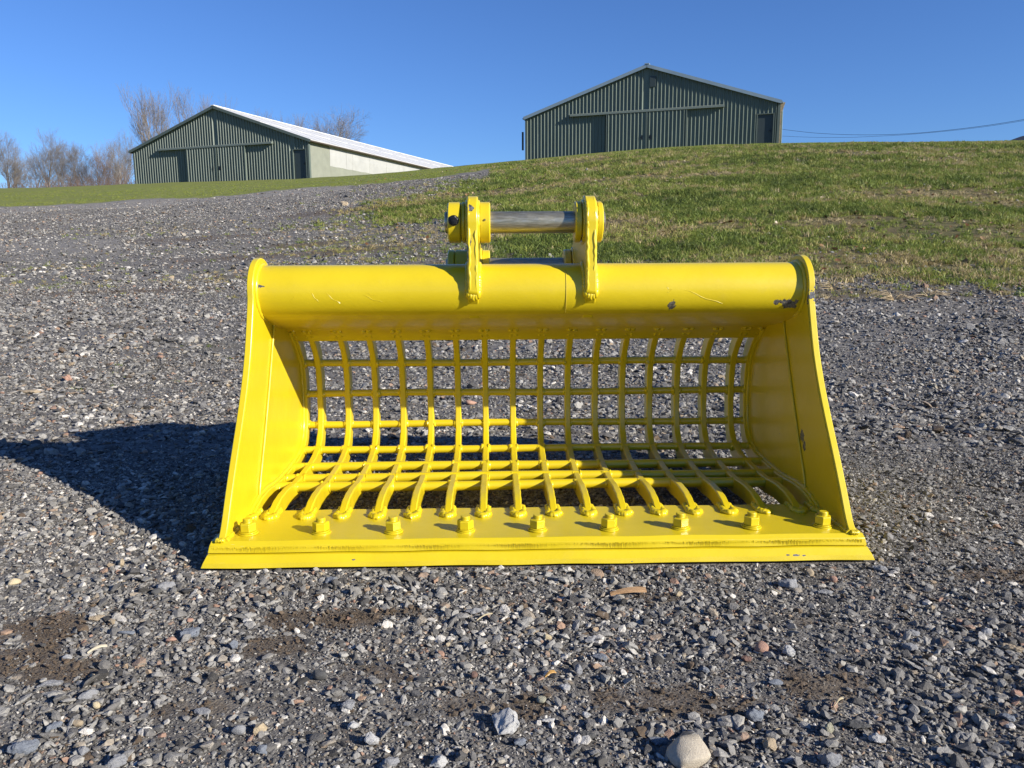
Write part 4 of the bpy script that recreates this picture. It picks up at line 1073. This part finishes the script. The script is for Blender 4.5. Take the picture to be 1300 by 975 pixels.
    # roof slopes with standing seams
    for sx in (-1, 1):
        ov = .38 if side else .18
        sl_ = math.hypot(W/2+ov, rise*(W/2+ov)/(W/2)); an = math.atan2(rise, W/2)
        bm = bmesh.new(); L = length+.3
        def pt(u, v, hgt):    # u down the slope from the ridge, v along the barn
            s = W/2 + sx*(u*math.cos(an) + hgt*math.sin(an)*1.0)
            return (s, v, WALL+rise - u*math.sin(an) + hgt*math.cos(an))
        def slab(u0, u1, v0, v1, h0, h1):
            vs = [bm.verts.new(pt(*q)) for q in ((u0,v0,h0),(u1,v0,h0),(u1,v1,h0),(u0,v1,h0),(u0,v0,h1),(u1,v0,h1),(u1,v1,h1),(u0,v1,h1))]
            for f in ((0,3,2,1),(4,5,6,7),(0,1,5,4),(1,2,6,5),(2,3,7,6),(3,0,4,7)): bm.faces.new([vs[i] for i in f])
        slab(0, sl_, -.22, L, .0, .05)
        v = .9
        while v < L-.2: slab(0.02, sl_-.01, v, v+.06, .0505, .085); v += 1.5 if length < 40 else 3.0
        slab(sl_*.48, sl_*.49, -.2, L-.1, .0508, .075)
        rf = bm_obj('roof', bm, MROOF, b)
        bm = bmesh.new(); slab(.0, sl_+.01, -.27, -.225, -.16, .055); bm_obj('barge_board', bm, MROOF2 if not side else MBT, rf)
        bm = bmesh.new(); slab(sl_-.02, sl_+.10, -.2, L, -.09, -.003); bm_obj('gutter', bm, MGUT if side else MROOF2, rf)
    bm = bmesh.new(); add_box(bm, W/2-.16, W/2+.16, -.30, length+.3, WALL+rise+.03, WALL+rise+.10); bm_obj('ridge_cap', bm, MROOF if side else MROOF2, b)
    return b, wall
def barn_at(p0, p1): return math.atan2(p1[1]-p0[1], p1[0]-p0[0])
b2, wl = make_barn('dark green ribbed metal barn on the crest of the grass bank, behind the bucket', (1.2, 59.0, 7.6), math.atan2(-.321, .947), 2.9, 24,
          (3.32, 14.0, 2.80), ((5.97, 8.81), (8.82, 11.56)), (16.17, 17.2, 2.1), False)
bm = bmesh.new(); add_box(bm, 8.95, 9.35, -.12, -.062, 4.35, 5.05); o = bm_obj('gable_vent', bm, MDOOR, b2, bevel=.01)
bm = bmesh.new(); add_box(bm, W+.105, W+.17, -.05, .03, -.3, 2.9); add_box(bm, W+.12, W+.40, -.04, .02, 2.2, 2.78)
for v in bm.verts:
    if v.co.z < 2.3 and v.co.x > W+.3: v.co.x -= .18
bm_obj('downpipe', bm, MRUST, b2)
bm = bmesh.new(); add_box(bm, -.42, -.30, .1, .2, .6, 1.9); bm_obj('conduit', bm, MDOOR, b2)
make_barn('long green metal barn with white roof and pale side wall beyond the lawn', (-32.4, 68.9, 6.75), math.atan2(-.337, .942), 3.0, 75,
          (2.81, 14.3, 2.78), ((5.8, 8.77), (8.78, 11.66)), (16.1, 17.28, 2.12), True)

# dark roof corner of a shed beyond the bank at far right
sh = empty('shed', (*uY(1345, 60), 7.4), 0, 'dark roof corner of a low shed showing over the bank at the far right edge', 'shed')
bm = bmesh.new(); add_box(bm, -3, 5, .2, 6, -1, 1.2); bm_obj('wall', bm, MBG, sh)
bm = bmesh.new(); vs = [bm.verts.new(p) for p in ((-3.6, -.2, .95), (1, -.2, 2.6), (5.6, -.2, .95), (-3.6, 6.5, .95), (1, 6.5, 2.6), (5.6, 6.5, .95))]
for f in ((0, 1, 2), (5, 4, 3), (0, 3, 4, 1), (1, 4, 5, 2), (0, 2, 5, 3)): bm.faces.new([vs[i] for i in f])
bm_obj('roof', bm, plain('dark_roof', (.03, .03, .034), .7, bump=0), sh)

# utility pole and wires
px_, py_ = uY(987.5, 70); zb = float(Hf([px_], [py_])[0])
pole = empty('utility_pole', (px_, py_, zb-.5), 0, 'thin leaning utility pole right of the crest barn', 'utility pole')
bm = bmesh.new(); tube_pts(bm, [(-.08, 0, 0), (.06, 0, 2.4), (.12, 0, 3.55)], [.12, .11, .10], 8); bm_obj('pole', bm, MRUST, pole, True)
bm = bmesh.new(); add_box(bm, -.02, .24, -.06, .06, 3.5, 3.62); bm_obj('insulator', bm, M['black'], pole)
def E_of(py): v = (py-487.5)/980; return -(SP+v*CP)/(CP-v*SP)
def wirept(px, py, Y): return Vector(((px-650)/980/(CP-(py-487.5)/980*SP)*Y, Y, EYE+Y*E_of(py)))
def wire(pts, rad, label):
    c_ = catmull(pts, 8); bm = bmesh.new(); tube_pts(bm, c_, rad, 5); o = bm_obj('overhead_wire', bm, M['black'], None, True); tag(o, label, 'wire', 'wires on the utility pole'); return o
wire([wirept(989, 165.5, 70), wirept(1040, 171.5, 66), wirept(1100, 174, 62), wirept(1160, 172.5, 58), wirept(1230, 166, 54), wirept(1300, 156, 50), wirept(1420, 134, 44)], .013, 'upper overhead wire sagging to the right from the utility pole')
wire([wirept(989, 174.5, 70), wirept(1030, 176.5, 67), wirept(1075, 177, 64), wirept(1110, 176, 62), wirept(1160, 173.5, 58.2), wirept(1230, 167.2, 54.2), wirept(1300, 157.4, 50.2), wirept(1420, 136, 44.2)], .010, 'lower overhead wire joining the upper one right of the pole')

# ------------------------------------------------------------ bare trees
MBARK = plain('bark_grey', (.17, .155, .14), .9, nscale=3, bump=0)
MTWIG = plain('twigs_grey_brown', (.175, .155, .14), .9, nscale=3, bump=0)
MTWIG2 = plain('twigs_red_brown', (.15, .105, .085), .9, nscale=3, bump=0)
def tree_segs(h, seed, spread=.55, upright=.5, levels=5, fork=.28, r0=None):
    r = random.Random(seed); big, small = [], []
    r0 = r0 or h*.020
    def grow(p, d, L, rad, lev):
        n = 4 if lev < 3 else 3
        for i in range(n):
            d2 = (d + Vector((r.gauss(0, .09), r.gauss(0, .09), .035*upright*2))).normalized()
            q = p + d2*(L/n); r2 = rad*(1-.32/n*(i+1)/ (1))
            mr = (.03, .021, .011, .0068, .005, .004)[min(lev, 5)]*h/10
            (big if lev <= 1 else small).append((p.copy(), q.copy(), max(rad, mr), max(r2, mr*.85)))
            if lev < levels and (lev > 0 or i >= 1):
                for _ in range(1 if r.random() < .62 else 2):
                    a = r.uniform(0, 6.283); t = spread*r.uniform(.65, 1.35)
                    sd = d2.orthogonal().normalized(); sd.rotate(Matrix.Rotation(a, 3, d2))
                    nd = (d2*math.cos(t) + sd*math.sin(t)); nd.z += .16*upright; nd.normalize()
                    grow(q, nd, L*r.uniform(.48, .72), r2*.52, lev+1)
            p, d, rad = q, d2, r2
        if lev < levels: grow(p, d, L*.6, rad*.8, lev+1)
    grow(Vector((0, 0, 0)), Vector((r.gauss(0, .04), 0, 1)).normalized(), h*.42, r0, 0)
    return big, small
def segs_mesh(name, segs, mat, sides):
    n = len(segs); V = np.zeros((n*2*sides, 3)); k = 0
    A = np.array([s[0][:] for s in segs]); B = np.array([s[1][:] for s in segs]); ra = np.array([s[2] for s in segs]); rb = np.array([s[3] for s in segs])
    d = B-A; d /= np.linalg.norm(d, axis=1)[:, None]+1e-9
    ref = np.where(np.abs(d[:, 2:3]) < .9, np.array([[0, 0, 1.]]), np.array([[1., 0, 0]]))
    u = np.cross(d, ref); u /= np.linalg.norm(u, axis=1)[:, None]; v = np.cross(d, u)
    VV = []
    for P_, rr_ in ((A, ra), (B, rb)):
        for q in range(sides):
            t = 2*math.pi*q/sides; VV.append(P_ + (u*math.cos(t)+v*math.sin(t))*rr_[:, None])
    V = np.stack(VV, 1).reshape(-1, 3)
    base = (np.arange(n)*2*sides)[:, None]
    F = np.concatenate([base + np.array([[q, (q+1) % sides, sides+(q+1) % sides, sides+q]]) for q in range(sides)], 0)
    me = bpy.data.meshes.new(name); me.vertices.add(len(V)); me.vertices.foreach_set('co', V.ravel())
    me.loops.add(F.size); me.loops.foreach_set('vertex_index', F.ravel()); me.polygons.add(len(F))
    me.polygons.foreach_set('loop_start', np.arange(len(F))*4); me.polygons.foreach_set('loop_total', np.full(len(F), 4)); me.update(calc_edges=True)
    me.materials.append(mat); return me
kinds = []
def tree_kind(h, seed, **kw):
    tw = kw.pop('tw', MTWIG)
    b, s = tree_segs(h, seed, **kw)
    return segs_mesh('trunk', b, MBARK, 6), segs_mesh('crown', s, tw, 3), h
kinds = [tree_kind(10, 1), tree_kind(10, 2, spread=.50, upright=.9, levels=4), tree_kind(10, 3, spread=.65, upright=.35), tree_kind(10, 4, spread=.46, upright=1.1, levels=4), tree_kind(10, 6, spread=.6, tw=MTWIG2)]
def tree(px, Y, ptop, k, rz, label, pbase=238, wide=1.0, grp='bare trees along the left skyline'):
    X, Y = uY(px, Y); zb = float(Hf([X], [Y])[0]); top = EYE + Y*E_of(ptop); h = max(top-zb, 2)
    tm, cm, h0 = kinds[k]
    zmax = sorted(v.co.z for v in cm.vertices)[int(len(cm.vertices)*(.998 if k == 3 else .99))] if ('zm', k) not in cache else cache[('zm', k)]; cache[('zm', k)] = zmax
    e = empty('bare_tree', (X, Y, zb-.3), rz, label, 'tree', grp); s = (h+.3)/zmax; e.scale = (s*wide, s*wide, s)
    link(bpy.data.objects.new('trunk', tm), e); link(bpy.data.objects.new('crown', cm), e)
cache = {}
TREES = [(8, 120, 166, 0, .3, 1., 'bare grey tree with a rounded crown at the far left edge'),
 (62, 125, 167, 0, 2.1, .95, 'bare tree with a clear trunk, second broad one from the left edge'),
 (36, 150, 186, 2, 1.0, 1., 'low hazy bare tree between the two broad trees at far left'),
 (98, 150, 180, 1, .2, 1., 'slim bare tree in the thicket right of the second broad tree'),
 (118, 130, 184, 2, 4.0, 1., 'spreading bare tree in the middle of the left thicket'),
 (140, 150, 188, 4, 3.0, 1., 'reddish bare tree in the thicket left of the white-roofed barn'),
 (152, 118, 176, 1, 5.0, 1., 'bare tree standing close to the left corner of the white-roofed barn'),
 (-25, 120, 172, 1, 2.0, 1., 'bare tree partly outside the left edge'),
 (24, 135, 178, 1, 2.9, .8, 'slender bare tree just right of the one at the far left edge'),
 (82, 140, 176, 3, 1.7, .9, 'upright bare tree immediately right of the second broad tree'),
 (126, 160, 178, 3, 5.1, .9, 'pale narrow bare tree rising from the thicket, left of the reddish one'),
 (163, 150, 168, 0, 3.3, .7, 'bare tree half hidden by the left corner of the white-roofed barn'),
 (268, 150, 122, 1, 2.7, .7, 'bare tree top peeping over the barn ridge'),
 (188, 118, 108, 3, .6, 1.05, 'tallest bare tree, rising behind the left roof slope of the white-roofed barn'),
 (214, 122, 106, 3, 3.4, .9, 'tall narrow bare tree just right of the tallest one'),
 (246, 130, 114, 1, 4.4, .8, 'tall bare tree behind the white-roofed barn, left of its ridge'),
 (292, 150, 124, 3, 2.4, .8, 'bare tree top showing just right of the barn ridge'),
 (336, 160, 142, 1, 1.1, .9, 'faint bare tree top above the white roof, first right of the ridge'),
 (366, 160, 144, 3, 5.5, .9, 'narrow bare tree top above the white roof'),
 (384, 165, 147, 1, 2.5, .9, 'small bare tree top above the white roof, beside the narrow one'),
 (414, 160, 144, 2, .4, 1., 'broad bare tree top above the white roof'),
 (440, 165, 150, 2, 3.9, .8, 'lowest bare tree top, furthest right above the white roof')]
for (px, Y, pt_, k, rz, wd, lab) in TREES: tree(px, Y, pt_, k, rz, lab, wide=wd)
# leafless brushwood under the trees: nobody could count it
r = random.Random(44); SG = []
for i in range(330):
    px = r.uniform(-60, 176); Y = r.uniform(98, 128); X, Y = uY(px, Y); z = float(Hf([X], [Y])[0])-.3
    h = r.uniform(1.6, 4.3)*(1.15 if 90 < px < 170 else .9)
    for _ in range(9):
        p = Vector((X+r.gauss(0, .5), Y, z)); d = Vector((r.gauss(0, .25), r.gauss(0, .2), 1)).normalized(); L = h*r.uniform(.5, 1)
        for q in range(4):
            e_ = p + d*L/4; SG.append((p.copy(), e_.copy(), .028-.005*q, .023-.005*q)); 
            for _ in range(2):
                dd = (d+Vector((r.gauss(0, .6), r.gauss(0, .4), .2))).normalized(); SG.append((e_.copy(), e_+dd*L*.22, .014, .009))
            p = e_; d = (d+Vector((r.gauss(0, .16), 0, .03))).normalized()
o = link(bpy.data.objects.new('brushwood', segs_mesh('brushwood', SG, MTWIG2, 3))); tag(o, kind='stuff')
print('scene built')
